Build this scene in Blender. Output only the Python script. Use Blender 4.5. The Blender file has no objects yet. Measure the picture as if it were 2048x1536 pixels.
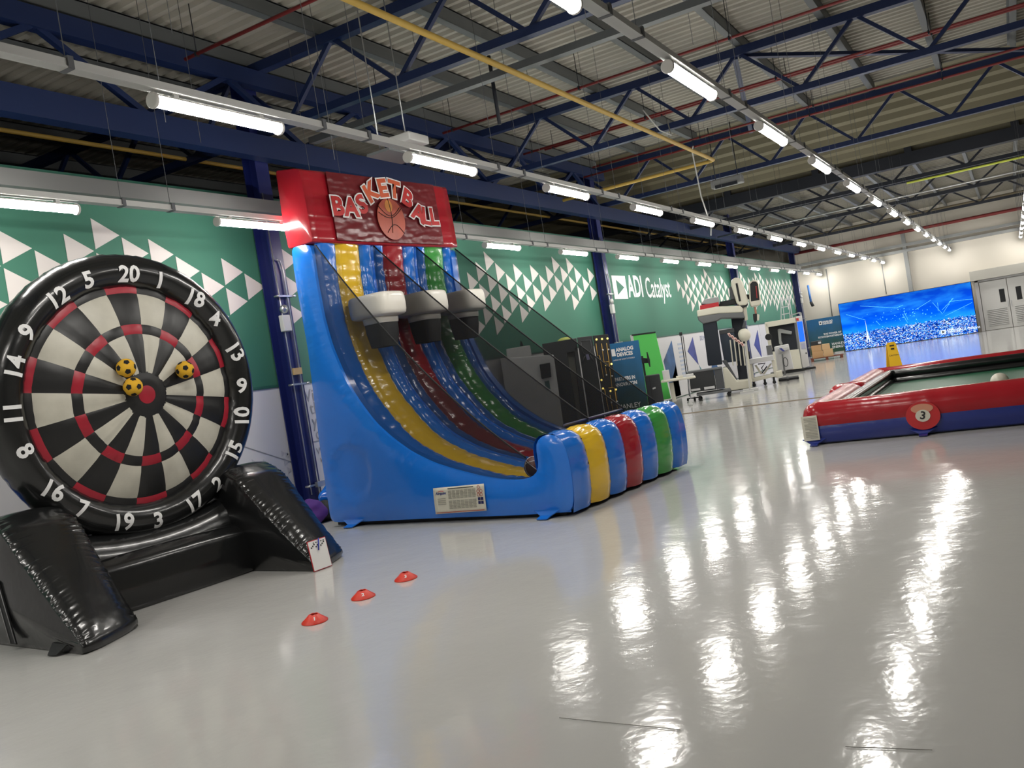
import bpy, bmesh, math, random
from mathutils import Vector, Matrix, noise
random.seed(7)
S = bpy.context.scene
COL = S.collection
PI = math.pi
# ---------------------------------------------------------------- camera
FPX = 1777.9
YAW, PIT, ROL = math.radians(29.794), math.radians(-.754), math.radians(9.164)
CF = Vector((math.cos(PIT)*math.cos(YAW), math.cos(PIT)*math.sin(YAW), math.sin(PIT)))
_R = CF.cross(Vector((0, 0, 1))).normalized()
_U = _R.cross(CF)
CR = _R*math.cos(ROL)-_U*math.sin(ROL)
CU = _U*math.cos(ROL)+_R*math.sin(ROL)
CO = Vector((0, 0, 1.5))
cd = bpy.data.cameras.new('camera'); cam = bpy.data.objects.new('camera', cd); COL.objects.link(cam)
M = Matrix((CR, CU, -CF)).transposed().to_4x4(); M.translation = CO
cam.matrix_world = M
cd.sensor_width = 36; cd.lens = FPX/2048*36; cd.clip_end = 300; cd.clip_start = .05
S.camera = cam
# ---------------------------------------------------------------- world, exposure
w = bpy.data.worlds.new('world'); S.world = w; w.use_nodes = True
w.node_tree.nodes['Background'].inputs[0].default_value = (.75, .8, .9, 1)
w.node_tree.nodes['Background'].inputs[1].default_value = .15
S.view_settings.view_transform = 'Standard'; S.view_settings.look = 'None'
S.view_settings.gamma = 1; S.view_settings.use_curve_mapping = False
S.view_settings.exposure = 1.35
LAMP = 30.0
S.cycles.max_bounces = 6; S.cycles.diffuse_bounces = 4; S.cycles.glossy_bounces = 3
S.cycles.transparent_max_bounces = 10; S.cycles.sample_clamp_indirect = 4
S.cycles.use_denoising = True
S.cycles.use_fast_gi = False

# ---------------------------------------------------------------- helpers
def lin(c):
    o = []
    for v in c:
        v /= 255
        o.append(v/12.92 if v <= .04045 else ((v+.055)/1.055)**2.4)
    return (*o, 1)
def mat(name, c, rough=.5, metal=0, emit=0, ecol=None, alpha=None, coat=0, bump=None, var=None, spec=None):
    m = bpy.data.materials.new(name); m.use_nodes = True
    nt = m.node_tree; b = nt.nodes['Principled BSDF']
    b.inputs['Base Color'].default_value = lin(c)
    b.inputs['Roughness'].default_value = rough; b.inputs['Metallic'].default_value = metal
    if spec is not None: b.inputs['Specular IOR Level'].default_value = spec
    if coat: b.inputs['Coat Weight'].default_value = coat; b.inputs['Coat Roughness'].default_value = .08
    if emit:
        b.inputs['Emission Color'].default_value = lin(ecol or c); b.inputs['Emission Strength'].default_value = emit
    tc = nt.nodes.new('ShaderNodeTexCoord')
    if var:   # (scale, amount) slight colour variation
        n = nt.nodes.new('ShaderNodeTexNoise'); n.inputs['Scale'].default_value = var[0]; n.inputs['Detail'].default_value = 5
        mp = nt.nodes.new('ShaderNodeMapping'); mp.inputs['Scale'].default_value = var[2] if len(var) > 2 else (1, 1, 1)
        nt.links.new(tc.outputs['Object'], mp.inputs[0]); nt.links.new(mp.outputs[0], n.inputs[0])
        mx = nt.nodes.new('ShaderNodeMix'); mx.data_type = 'RGBA'; mx.blend_type = 'MULTIPLY'
        rp = nt.nodes.new('ShaderNodeMapRange'); rp.inputs[1].default_value = .3; rp.inputs[2].default_value = .7
        rp.inputs[3].default_value = 1-var[1]; rp.inputs[4].default_value = 1.0
        nt.links.new(n.outputs[0], rp.inputs[0]); mx.inputs[0].default_value = 1
        mx.inputs[6].default_value = lin(c); nt.links.new(rp.outputs[0], mx.inputs[7]); nt.links.new(mx.outputs[2], b.inputs['Base Color'])
    if bump:  # (scale, strength, distance[, mapping scale])
        n = nt.nodes.new('ShaderNodeTexNoise'); n.inputs['Scale'].default_value = bump[0]; n.inputs['Detail'].default_value = 3
        mp = nt.nodes.new('ShaderNodeMapping'); mp.inputs['Scale'].default_value = bump[3] if len(bump) > 3 else (1, 1, 1)
        nt.links.new(tc.outputs['Object'], mp.inputs[0]); nt.links.new(mp.outputs[0], n.inputs[0])
        bp = nt.nodes.new('ShaderNodeBump'); bp.inputs['Strength'].default_value = bump[1]; bp.inputs['Distance'].default_value = bump[2]
        nt.links.new(n.outputs[0], bp.inputs['Height']); nt.links.new(bp.outputs[0], b.inputs['Normal'])
    return m

class MB:
    def __init__(s): s.v = []; s.f = []; s.mi = []; s.sm = []
    def add(s, vs, fs, mi=0, smooth=False):
        o = len(s.v); s.v += [tuple(v) for v in vs]
        for f in fs: s.f.append([o+i for i in f]); s.mi.append(mi); s.sm.append(smooth)
        return s
    def box(s, c, d, mi=0, rz=0, R=None):
        h = [x/2 for x in d]; vs = []
        for x, y, z in ((-1,-1,-1),(1,-1,-1),(1,1,-1),(-1,1,-1),(-1,-1,1),(1,-1,1),(1,1,1),(-1,1,1)):
            p = Vector((x*h[0], y*h[1], z*h[2]))
            if R is not None: p = R @ p
            elif rz: p = Matrix.Rotation(rz, 3, 'Z') @ p
            vs.append(Vector(c)+p)
        return s.add(vs, [(0,3,2,1),(4,5,6,7),(0,1,5,4),(1,2,6,5),(2,3,7,6),(3,0,4,7)], mi)
    def b2(s, a, b, mi=0):
        return s.box([(a[i]+b[i])/2 for i in range(3)], [abs(b[i]-a[i]) for i in range(3)], mi)
    def beam(s, p, q, wd, ht, mi=0):
        p = Vector(p); q = Vector(q); d = (q-p); L = d.length; d.normalize()
        up = Vector((0,0,1)) if abs(d.z) < .95 else Vector((1,0,0))
        a = d.cross(up).normalized(); b = a.cross(d)
        return s.box((p+q)/2, (L, wd, ht), mi, R=Matrix((d, a, b)).transposed())
    def tube(s, pts, r, n=10, mi=0, caps=True, smooth=True):
        pts = [Vector(p) for p in pts]; rr = r if isinstance(r, (list, tuple)) else [r]*len(pts)
        vs = []; prev = None
        for i, p in enumerate(pts):
            d = ((pts[min(i+1, len(pts)-1)]-pts[max(i-1, 0)])).normalized()
            if prev is None:
                a = d.cross(Vector((0,0,1)) if abs(d.z) < .9 else Vector((1,0,0))).normalized()
            else:
                a = (prev-d*prev.dot(d)).normalized()
            prev = a; b = d.cross(a)
            for k in range(n):
                t = 2*PI*k/n; vs.append(p+(a*math.cos(t)+b*math.sin(t))*rr[i])
        fs = []
        for i in range(len(pts)-1):
            for k in range(n):
                fs.append((i*n+k, i*n+(k+1) % n, (i+1)*n+(k+1) % n, (i+1)*n+k))
        s.add(vs, fs, mi, smooth)
        if caps:
            o = len(s.v)-len(vs)
            s.f.append([o+k for k in range(n)][::-1]); s.mi.append(mi); s.sm.append(False)
            s.f.append([o+(len(pts)-1)*n+k for k in range(n)]); s.mi.append(mi); s.sm.append(False)
        return s
    def cyl(s, p, q, r, n=16, mi=0, r2=None):
        return s.tube([p, q], [r, r if r2 is None else r2], n, mi)
    def prism(s, poly, a, b, ax='y', mi=0):
        # poly 2D; ax 'y': (x,z) extruded a..b along y ; 'x': (y,z) ; 'z': (x,y)
        def P(p, t): return {'y': (p[0], t, p[1]), 'x': (t, p[0], p[1]), 'z': (p[0], p[1], t)}[ax]
        n = len(poly); vs = [P(p, a) for p in poly]+[P(p, b) for p in poly]
        fs = [tuple(range(n))[::-1], tuple(range(n, 2*n))]+[(i, (i+1) % n, n+(i+1) % n, n+i) for i in range(n)]
        return s.add(vs, fs, mi)
    def lathe(s, prof, c=(0,0,0), n=32, mi=0, smooth=True, R=None):
        vs = []; m = len(prof)
        for k in range(n):
            t = 2*PI*k/n
            for r, z in prof:
                p = Vector((r*math.cos(t), r*math.sin(t), z))
                if R is not None: p = R @ p
                vs.append(Vector(c)+p)
        fs = [(k*m+i, ((k+1) % n)*m+i, ((k+1) % n)*m+i+1, k*m+i+1) for k in range(n) for i in range(m-1)]
        return s.add(vs, fs, mi, smooth)
    def sphere(s, c, r, n=24, mi=0, sc=(1,1,1)):
        h = n//2
        prof = [(r*math.sin(PI*i/h)+1e-6, -r*math.cos(PI*i/h)) for i in range(h+1)]
        o = len(s.v); s.lathe(prof, (0,0,0), n, mi)
        for i in range(o, len(s.v)):
            v = s.v[i]; s.v[i] = (c[0]+v[0]*sc[0], c[1]+v[1]*sc[1], c[2]+v[2]*sc[2])
        return s
    def grid(s, fn, nu, nv, mi=0, closeu=False, closev=False, smooth=True):
        vs = [fn(i, j) for i in range(nu) for j in range(nv)]; fs = []
        for i in range(nu if closeu else nu-1):
            for j in range(nv if closev else nv-1):
                a, b = (i+1) % nu, (j+1) % nv
                fs.append((i*nv+j, a*nv+j, a*nv+b, i*nv+b))
        return s.add(vs, fs, mi, smooth)
    def build(s, name, m, parent=None, label=None, cat=None, group=None, kind=None, bevel=0, sub=0, loc=None, rot=None, weld=False, solid=0, seg=2):
        me = bpy.data.meshes.new(name); me.from_pydata(s.v, [], s.f)
        for mm in (m if isinstance(m, (list, tuple)) else [m]): me.materials.append(mm)
        me.polygons.foreach_set('material_index', s.mi); me.polygons.foreach_set('use_smooth', s.sm)
        bm = bmesh.new(); bm.from_mesh(me)
        if weld: bmesh.ops.remove_doubles(bm, verts=bm.verts, dist=1e-4)
        bmesh.ops.recalc_face_normals(bm, faces=bm.faces); bm.to_mesh(me); bm.free()
        o = bpy.data.objects.new(name, me); COL.objects.link(o)
        if parent: o.parent = parent
        if loc: o.location = loc
        if rot: o.rotation_euler = rot
        if solid: q = o.modifiers.new('s', 'SOLIDIFY'); q.thickness = solid; q.offset = 0
        if bevel:
            q = o.modifiers.new('b', 'BEVEL'); q.width = bevel; q.segments = seg; q.limit_method = 'ANGLE'; q.angle_limit = .6
            for p in me.polygons: p.use_smooth = True
            me.update()
            q2 = o.modifiers.new('w', 'WEIGHTED_NORMAL'); q2.keep_sharp = False
        if sub: q = o.modifiers.new('u', 'SUBSURF'); q.levels = sub; q.render_levels = sub
        return tag(o, label, cat, group, kind)
def tag(o, label=None, cat=None, group=None, kind=None):
    if label: o['label'] = label
    if cat: o['category'] = cat
    if group: o['group'] = group
    if kind: o['kind'] = kind
    return o
def empty(name, loc, label, cat, rz=0, group=None):
    o = bpy.data.objects.new(name, None); COL.objects.link(o); o.empty_display_size = .1
    o.location = loc; o.rotation_euler = (0, 0, rz)
    return tag(o, label, cat, group)
def copy_tree(o, parent=None):
    c = o.copy(); COL.objects.link(c); c.parent = parent
    for ch in list(o.children): copy_tree(ch, c)
    return c
_tc = {}
def text_mesh(st, size, bold=0., ext=0., space=1., ax='CENTER', sx=1., shear=0.):
    k = (st, size, bold, ext, space, ax, sx, shear)
    if k in _tc: return _tc[k]
    cu = bpy.data.curves.new('t', 'FONT'); cu.body = st; cu.size = size; cu.offset = bold; cu.extrude = ext
    cu.align_x = ax; cu.align_y = 'CENTER'; cu.space_character = space; cu.resolution_u = 3; cu.shear = shear
    o = bpy.data.objects.new('t', cu); COL.objects.link(o)
    bpy.context.view_layer.update()
    me = bpy.data.meshes.new_from_object(o.evaluated_get(bpy.context.evaluated_depsgraph_get()))
    bpy.data.objects.remove(o); bpy.data.curves.remove(cu)
    if sx != 1:
        for v in me.vertices: v.co.x *= sx
    _tc[k] = me
    return me
def text(name, st, size, m, mw, parent=None, bold=0., ext=0., space=1., ax='CENTER', sx=1., shear=0., label=None):
    me = text_mesh(st, size, bold, ext, space, ax, sx, shear).copy()
    me.materials.clear(); me.materials.append(m)
    me.transform(mw)
    o = bpy.data.objects.new(name, me); COL.objects.link(o)
    if parent: o.parent = parent
    if label: o['label'] = label
    return o
def frame(o, x, n):   # matrix with x axis, normal n, origin o
    x = Vector(x).normalized(); n = Vector(n).normalized(); y = n.cross(x)
    m = Matrix((x, y, n)).transposed().to_4x4(); m.translation = Vector(o); return m
def ray(px, py):
    return (CF+CR*(px-1024)/FPX-CU*(py-768)/FPX).normalized()

class Front:
    """A local frame standing at floor point (x, y), its face turned to -view; local x right, z up."""
    def __init__(s, x, y, name, label, cat, turn=0):
        s.d = Vector((x, y, 0)).normalized(); a = math.atan2(s.d.y, s.d.x)-PI/2+turn
        s.rz = a; s.o = Vector((x, y, 0)); s.r = Vector((math.cos(a), math.sin(a), 0)); s.n = Vector((-math.sin(a), math.cos(a), 0))
        s.e = empty(name, (x, y, 0), label, cat, a)
    def q(s, px, py, y=0.):
        d = ray(px, py); t = (y-(CO-s.o).dot(s.n))/d.dot(s.n); P = CO+d*t-s.o
        return (P.dot(s.r), max(P.z, 0.0))
    def poly(s, name, pts, y0, y1, m, bevel=0, **k):
        return MB().prism([s.q(*p, y0) for p in pts], y0, y1).build(name, m, s.e, bevel=bevel, **k)
    def rect(s, name, x0, y0p, x1, y1p, ya, yb, m, bevel=.01, **k):
        a = s.q(x0, y0p, ya); b = s.q(x1, y1p, ya)
        return MB().b2((a[0], ya, a[1]), (b[0], yb, b[1])).build(name, m, s.e, bevel=bevel, **k)
# ---------------------------------------------------------------- materials
m_floor = mat('floor_resin', (196, 195, 192), .115, spec=.5, bump=(3.0, .5, .008, (1, 1, 1)), var=(.25, .06))
_nt = m_floor.node_tree; _b = _nt.nodes['Principled BSDF']
_n = _nt.nodes.new('ShaderNodeTexNoise'); _n.inputs['Scale'].default_value = 22; _n.inputs['Detail'].default_value = 2
_tcn = _nt.nodes.new('ShaderNodeTexCoord'); _nt.links.new(_tcn.outputs['Object'], _n.inputs[0])
_bp = _nt.nodes.new('ShaderNodeBump'); _bp.inputs['Strength'].default_value = .3; _bp.inputs['Distance'].default_value = .0022
_nt.links.new(_n.outputs[0], _bp.inputs['Height'])
_nt.links.new(_b.inputs['Normal'].links[0].from_socket, _bp.inputs['Normal']); _nt.links.new(_bp.outputs[0], _b.inputs['Normal'])
m_white = mat('white_paint', (214, 208, 196), .6, var=(.6, .05))
m_green = mat('green_fabric', (58, 116, 96), .7, var=(.5, .06))
m_tri = mat('pale_print', (212, 206, 202), .7)
m_panel = mat('white_panel', (208, 207, 208), .45)
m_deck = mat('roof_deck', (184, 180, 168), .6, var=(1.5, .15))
m_purlin = mat('galvanised', (112, 116, 118), .5, .3)
m_steel = mat('blue_steel', (24, 41, 82), .45)
m_column = mat('blue_column', (24, 34, 94), .4)
m_dark = mat('dark_steel', (34, 38, 48), .6)
m_grey = mat('grey_metal', (150, 152, 152), .45, .2)
m_lgrey = mat('light_grey', (196, 196, 194), .45)
m_yel = mat('yellow_pipe', (205, 170, 82), .5)
m_redp = mat('red_pipe', (130, 44, 44), .5)
m_wire = mat('wire', (96, 98, 102), .6)
m_zinc = mat('zinc', (190, 192, 194), .3, .8)
m_lampw = mat('lamp_body', (215, 212, 208), .4)
m_emit = mat('lamp_light', (255, 255, 255), .5, emit=LAMP, ecol=(255, 251, 244))
m_black = mat('black_plastic', (22, 23, 25), .4)
m_blk2 = mat('black_matt', (30, 31, 33), .7)
VB = (9, .25, .01)
v_blue = mat('blue_vinyl', (26, 116, 218), .2, bump=VB, coat=.4)
v_yel = mat('yellow_vinyl', (236, 192, 46), .2, bump=VB, coat=.4)
v_red = mat('red_vinyl', (164, 32, 44), .2, bump=VB, coat=.4)
v_grn = mat('green_vinyl', (66, 158, 72), .2, bump=VB, coat=.4)
v_wht = mat('white_vinyl', (222, 218, 208), .3, bump=VB)
v_blk = mat('black_vinyl', (24, 25, 26), .24, bump=(5, .3, .02), coat=.3)
v_navy = mat('navy_vinyl', (30, 48, 128), .28, bump=VB, coat=.2)
v_ban = mat('banner_vinyl', (116, 36, 42), .3, bump=(6, .3, .015, (1, 1, 1.8)), var=(1.2, .3))
m_net = mat('black_netting', (12, 13, 15), .8)
_nt = m_net.node_tree; _o = _nt.nodes['Material Output']; _b = _nt.nodes['Principled BSDF']
_t = _nt.nodes.new('ShaderNodeBsdfTransparent'); _mx = _nt.nodes.new('ShaderNodeMixShader'); _mx.inputs[0].default_value = .6
_nt.links.new(_t.outputs[0], _mx.inputs[1]); _nt.links.new(_b.outputs[0], _mx.inputs[2]); _nt.links.new(_mx.outputs[0], _o.inputs[0])
m_txtw = mat('white_print', (235, 235, 235), .5)
m_txtk = mat('dark_print', (30, 30, 34), .5)
m_txtg = mat('grey_print', (150, 150, 152), .5)

# ---------------------------------------------------------------- the room
WY, EX = 8.75, 43.45
KW = WY/8.6
def WX(x): return x*KW
def WZ(z): return 1.5+(z-1.5)*KW
XB, YR, YB = -9.0, -14.0, 17.0
floor = MB().add([(XB, YR, 0), (EX, YR, 0), (EX, YB, 0), (XB, YB, 0)], [(0, 1, 2, 3)]).build('floor', m_floor, kind='structure')
m_mgr = mat('joint_grey', (150, 148, 142), .4)
for k, (x0, y0, x1, y1, wd, m) in enumerate(((18.65, 8.6, 18.65, -10, .11, mat('joint_strip', (122, 106, 84), .6)),
                                          (3.28, 1.91, 3.24, 1.35, .002, m_mgr), (3.19, .72, 3.21, .44, .002, m_mgr))):
    MB().beam((x0, y0, .004), (x1, y1, .004), wd, .012 if k == 0 else .003).build('joint_strip', m, floor)
wg = MB().b2((XB, WY, 0), (43.2, WY+.1, WZ(4.36))).build('wall_left', m_green, kind='structure')
MB().b2((43.2, WY, 0), (EX, WY+.1, 6.2)).build('trim_1', m_white, kind='structure')
we = MB().b2((EX, YR, 0), (EX+.15, YB, 5.95)).build('wall_end', m_white, kind='structure')
MB().b2((XB, YR-.1, 0), (EX, YR, 6.4)).build('wall_right', m_white, kind='structure')
MB().b2((XB-.1, YR, 0), (XB, YB, 6.4)).build('wall_back', m_white, kind='structure')
MB().b2((XB, YB, 0), (EX, YB+.1, 6.4)).build('wall_far_left', m_dark, kind='structure')
# top strip of the green fabric, white lower panels
MB().b2((XB, WY-.05, WZ(4.27)), (43.1, WY+.12, WZ(4.38))).build('top_rail', mat('green_rail', (52, 112, 94), .6), wg)
zt = WZ(1.8)
xs = [-8.9, -5, -2, 1, 3.6, 6.2, 8.98, 12.2, 15.2, 18.0, 20.4, 23.2, 26.0, 28.8, 32.4, 35.2, 38.2, 40.8, 43.1]
for a, b in zip(xs, xs[1:]):
    MB().b2((a+.012, WY-.03, .02), (b-.012, WY, zt)).build('wall_panel', m_panel, wg, bevel=.006)
MB().b2((XB, WY-.045, zt), (43.1, WY, zt+.035)).build('panel_trim', mat('trim_green', (44, 92, 78), .5), wg)
# ---- mural triangles
def triangles(x0, z0, d, a, cells, name='triangle_print'):
    mb = MB()
    for c, r in cells:
        x, z = x0+c*d, z0-r*a
        mb.add([(WX(x+.012), WY-.004, WZ(z-.02)), (WX(x+d-.012), WY-.004, WZ(z-a)), (WX(x+.012), WY-.004, WZ(z-2*a+.02))], [(0, 1, 2)])
    return mb.build(name, m_tri, wg, solid=.004)
triangles(2.80, 3.93, .358, .193, [(c, r) for c in range(0, 7) for r in ((1, 3, 5) if c % 2 else (2, 4)) if not (c < 2 and r == 5)])
triangles(5.305, 3.93, .3555, .193, [(0, 1), (0, 3), (1, 2), (1, 4), (2, 1), (2, 3), (3, 0), (3, 2), (4, 1), (4, 3), (5, 1), (5, 3), (6, 2), (6, 4), (7, 3), (7, 5), (8, 2), (8, 4), (9, 3), (11, 1), (11, 3), (12, 2), (12, 4), (10.9, 5)])
C2 = {-3: (3, 5), -2: (2, 4, 6), -1: (1, 3, 5), 0: (0, 2, 4, 6), 1: (1, 3, 5), 2: (2, 4), 3: (1, 3, 5), 4: (2, 4), 5: (1, 3), 6: (2, 4), 7: (1, 3), 8: (0, 2), 9: (1, 3), 10: (0, 2, 4), 11: (1, 3), 12: (2,), 13: (1, 3)}
triangles(14.73, 3.89, .361, .208, [(c, r) for c, rs in C2.items() for r in rs])
C3 = {0: (2,), 1: (3,), 2: (2, 4), 3: (1, 3, 5), 4: (2, 4), 5: (1, 3, 5), 6: (2, 4), 7: (1, 3, 5), 8: (0, 2, 4), 9: (1, 3), 10: (2, 4), 11: (1, 3), 12: (2, 4), 13: (1, 3, 5), 14: (2, 4), 15: (3,)}
triangles(25.76, 3.88, .361, .205, [(c, r) for c, rs in C3.items() for r in rs])
random.seed(3)
triangles(32.7, 3.88, .361, .205, [(c, r) for c in range(0, 27) for r in range(0, 7) if (c+r) % 2 == 1 and (1 <= r <= 5 or random.random() < .3)])
# ---- wall lettering and the square logo
def wtext(st, x, z, size, m=m_txtw, **k):
    return text('wall_lettering', st, size*KW, m, frame((WX(x), WY-.006, WZ(z)), (1, 0, 0), (0, -1, 0)), wg, **k)
lg = MB()
x0, x1, z0, z1 = 20.83, 21.72, 2.9, 3.5
for pl in ([(x0, z0), (x0+.25, z0), (x0+.25, z1), (x0, z1)], [(x0+.25, z1), (x0+.25, z1-.1), (x0+.75, (z0+z1)/2), (x0+.25, z0+.1), (x0+.25, z0), (x1, z0), (x1, z1)]):
    lg.prism([(WX(a), WZ(b)) for a, b in pl], WY-.008, WY-.001)
lg.build('logo_print', m_txtw, wg)
wtext('ADI', 22.36, 3.2, .80, bold=.02, sx=.80)
wtext('Catalyst', 24.1, 3.17, .80, bold=.006, sx=.77)
wtext('Catalyst', 8.36, 1.52, .31, m_txtk, sx=.82)
for i, (s_, x_, z_, sz) in enumerate((('Vita', 9.47, 1.62, .2), ('tha', 9.5, 1.44, .2), ('you', 9.53, 1.26, .2), ('ore', 9.55, 1.08, .2), ('We co', 9.53, .84, .11), ('when', 9.53, .73, .11), ('ctio', 9.54, .62, .11), ('nab', 9.54, .51, .11), ('o tra', 9.55, .40, .11), ('ndu', 9.55, .29, .11))):
    text('panel_lettering', s_, sz*1.25, m_txtg, frame((WX(x_)-.06, WY-.034, WZ(z_)), (1, 0, 0), (0, -1, 0)), wg)
ln = MB().beam((WX(7.9), WY-.034, 1.15), (WX(8.9), WY-.034, .72), .006, .008).beam((WX(8.9), WY-.034, .72), (WX(8.9), WY-.034, 1.6), .006, .006).beam((9.4, WY-.034, .98), (9.9, WY-.034, .98), .006, .01)
ln.build('printed_line', m_txtg, wg)
# faint scattered triangles on the white panel
random.seed(5); mb = MB()
for i in range(26):
    x, z = random.uniform(7.0, 8.9), random.uniform(.35, .95); s_ = random.uniform(.03, .06)
    mb.add([(x, WY-.034, z+s_), (x+s_*1.5, WY-.034, z), (x, WY-.034, z-s_)], [(0, 1, 2)])
mb.build('faint_print', mat('faint_print', (188, 188, 192), .5), wg, solid=.002)
# blue/green pictures printed on the far lower panels
m_pic = mat('blue_picture', (58, 104, 158), .5, var=(3, .6)); m_pic2 = mat('teal_picture', (70, 130, 140), .5, var=(2.5, .6)); m_pic3 = mat('violet_picture', (70, 80, 160), .5, var=(4, .5))
def pic(pts, m): MB().prism(pts, WY-.036, WY-.03).build('picture_print', m, wg)
pic([(23.94, 1.13), (24.87, 1.67), (24.95, .05), (24.2, .05)], m_pic)
pic([(24.25, .05), (24.4, .55), (24.9, .95), (24.95, .05)], m_pic2)
pic([(26.15, 1.27), (26.84, 1.68), (27.0, .80)], m_pic3)
pic([(27.05, .78), (27.6, .35), (27.2, .3)], m_pic2)
pic([(28.6, 1.0), (28.2, .5), (29.0, .05), (29.4, .05)], m_pic)
pic([(34.02, 1.05), (34.88, 1.6), (34.9, .5)], m_pic3)
mb = MB()
for i in range(9): mb.b2((25.35, WY-.036, .5+i*.125), (25.8, WY-.03, .56+i*.125))
mb.build('printed_table', mat('pale_blue_print', (176, 186, 204), .5), wg)
text('panel_lettering', 'DO MORE', .2, m_pic3, frame((28.0, WY-.034, 1.6), (1, 0, 0), (0, -1, 0)), wg)

# ---- columns
def column(x, lab):
    c = empty('steel_column', (x, WY-.17, 0), lab, 'column')
    H = 5.95
    MB().b2((-.12, .10, 0), (.12, .115+.0, H)).b2((-.12, -.115, 0), (.12, -.10, H)).b2((-.008, -.1, 0), (.008, .1, H)).build('i_beam', m_column, c)
    MB().b2((-.17, -.13, 0), (.17, .13, .02)).build('base_plate', m_column, c)
    MB().tube([(.05, -.14, .12), (.05, -.14, 3.35), (.02, -.14, 3.48), (-.04, -.14, 3.5)], .012, 8).build('conduit', m_zinc, c)
    MB().tube([(-.09, -.13, .3), (-.09, -.13, 4.4)], .008, 8).build('conduit', m_zinc, c)
    for z in (.42, 1.8, 3.0):
        b_ = MB().b2((-.16, -.16, z-.012), (.16, -.145, z+.012)).cyl((-.15, -.19, z), (-.15, -.1, z), .014, 8).cyl((.15, -.19, z), (.15, -.1, z), .014, 8)
        if z < 1: b_.b2((-.02, -.2, z-.035), (.13, -.15, z+.035))
        b_.build('clamp', m_zinc, c)
    e = MB().b2((-.16, -.2, 2.52), (-.02, -.12, 2.74)).build('call_point', m_lgrey, c, bevel=.01)
    MB().lathe([(0, .0), (.05, 0), (.06, .03), (.055, .06), (.0, .075)], (-.09, -.14, 2.82), 20, R=Matrix.Rotation(PI/2, 3, 'X')).build('sounder', m_zinc if x < 15 else m_lgrey, c)
    return c
column(9.02, 'blue steel column beside the blue inflatable, with conduit and white call point')
column(20.24, 'blue steel column left of the wall lettering, with round white sounder')
column(32.3, 'dark blue steel column behind the surgical robot arms')
column(42.65, 'dark blue steel column in the far corner next to the white end wall')
column(-2.4, 'blue steel column left of the camera against the green wall')
MB().b2((8.94, WY-.33, 1.93), (9.1, WY-.305, 2.02)).build('tape_patch', mat('masking_tape', (190, 160, 110), .7), None, label='tan tape patch wrapped on the near blue column', cat='tape')
# ---- roof: corrugated deck, purlins, trusses
ceil = empty('ceiling', (0, 0, 0), None, None); ceil['kind'] = 'structure'
ZD = 6.36
PY = [-13.1+1.31*i for i in range(-0, 24)]
PY = [y for y in PY if y < YB]
m_deck2 = mat('roof_deck_far_dimmed', (126, 122, 110), .6)  # near deck's colour darkened, standing for the dimmer far roof
def corr(x0, x1, z0, z1, y0, y1, pitch, h, m=m_deck):
    mb = MB(); n = int((x1-x0)/pitch); pr = []
    for i in range(n):
        for f, hh in ((0, 0), (.35, 0), (.5, h), (.85, h)):
            t = (i+f)/n; pr.append((x0+(x1-x0)*t, z0+(z1-z0)*t+hh))
    pr.append((x1, z1))
    for (xa, za), (xb, zb) in zip(pr, pr[1:]):
        mb.add([(xa, y0, za), (xb, y0, zb), (xb, y1, zb), (xa, y1, za)], [(0, 1, 2, 3)])
    return mb
ed = [YR]+[.7+1.31*k for k in range(-9, 11)]+[YB]
for a, b in zip(ed, ed[1:]):
    if b-a < .05: continue
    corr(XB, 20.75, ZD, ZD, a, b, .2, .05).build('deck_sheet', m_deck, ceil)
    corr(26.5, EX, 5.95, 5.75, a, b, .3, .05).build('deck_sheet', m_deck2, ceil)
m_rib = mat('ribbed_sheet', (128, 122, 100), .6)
# steep ribbed sheet beyond the third truss
ks = [YR+i*3.1 for i in range(11)]
for a, b in zip(ks, ks[1:]):
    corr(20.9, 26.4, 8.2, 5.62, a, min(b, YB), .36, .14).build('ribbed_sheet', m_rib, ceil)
MB().b2((20.75, YR, ZD), (20.8, YB, 8.3)).build('step_panel', m_dark, ceil)
for y in ed[1:-1]:
    mb = MB().b2((XB, y-.07, ZD-.2), (20.75, y-.055, ZD)).b2((XB, y-.07, ZD-.2), (20.75, y+.04, ZD-.185)).b2((XB, y-.07, ZD-.02), (20.75, y+.06, ZD-.005))
    mb.b2((26.6, y-.06, 5.62), (EX, y+.03, 5.78)); mb.build('purlin', m_purlin, ceil)
def truss(x, lz, uz, m=m_steel, y0=YR+.1, y1=YB-.1):
    t = empty('roof_truss', (x, 0, 0), None, None)
    tag(t, TL.pop(0), 'roof truss', 'blue lattice roof trusses')
    MB().b2((-.06, y0, lz-.05), (.06, y1, lz+.05)).build('bottom_chord', m, t)
    MB().b2((-.07, y0, uz-.06), (.07, y1, uz+.07)).build('top_chord', m, t)
    y = 6.1-1.83*10; k = 0
    while y < y1:
        for a, b in ((y, y+.915), (y+1.83, y+.915)):
            if a > y0 and max(a, b) < y1: MB().beam((0, a, lz), (0, b, uz), .06, .055).build('diagonal_brace', m, t)
        y += 1.83
TL = ['blue lattice roof truss above the basketball inflatable, nearest one in view',
      'blue lattice roof truss crossing above the yellow pipe, second in view',
      'blue lattice roof truss just before the ribbed roof sheets, third in view',
      'dark blue lattice truss along the roof valley, fourth in view',
      'dark lattice truss above the surgical robot, fifth in view',
      'dark lattice truss near the end wall, sixth in view', 'blue lattice roof truss above the camera']
truss(9.1, 5.23, 6.07); truss(14.9, 5.21, 6.07); truss(20.6, 5.21, 6.07); truss(26.9, 5.0, 5.75, m_dark); truss(32.3, 5.0, 5.65, m_dark); truss(37.8, 4.95, 5.6, m_dark); truss(3.3, 5.23, 6.07)
MB().b2((26.2, YR, 5.28), (26.5, YB, 5.6)).build('valley_beam', m_dark, ceil)
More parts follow.
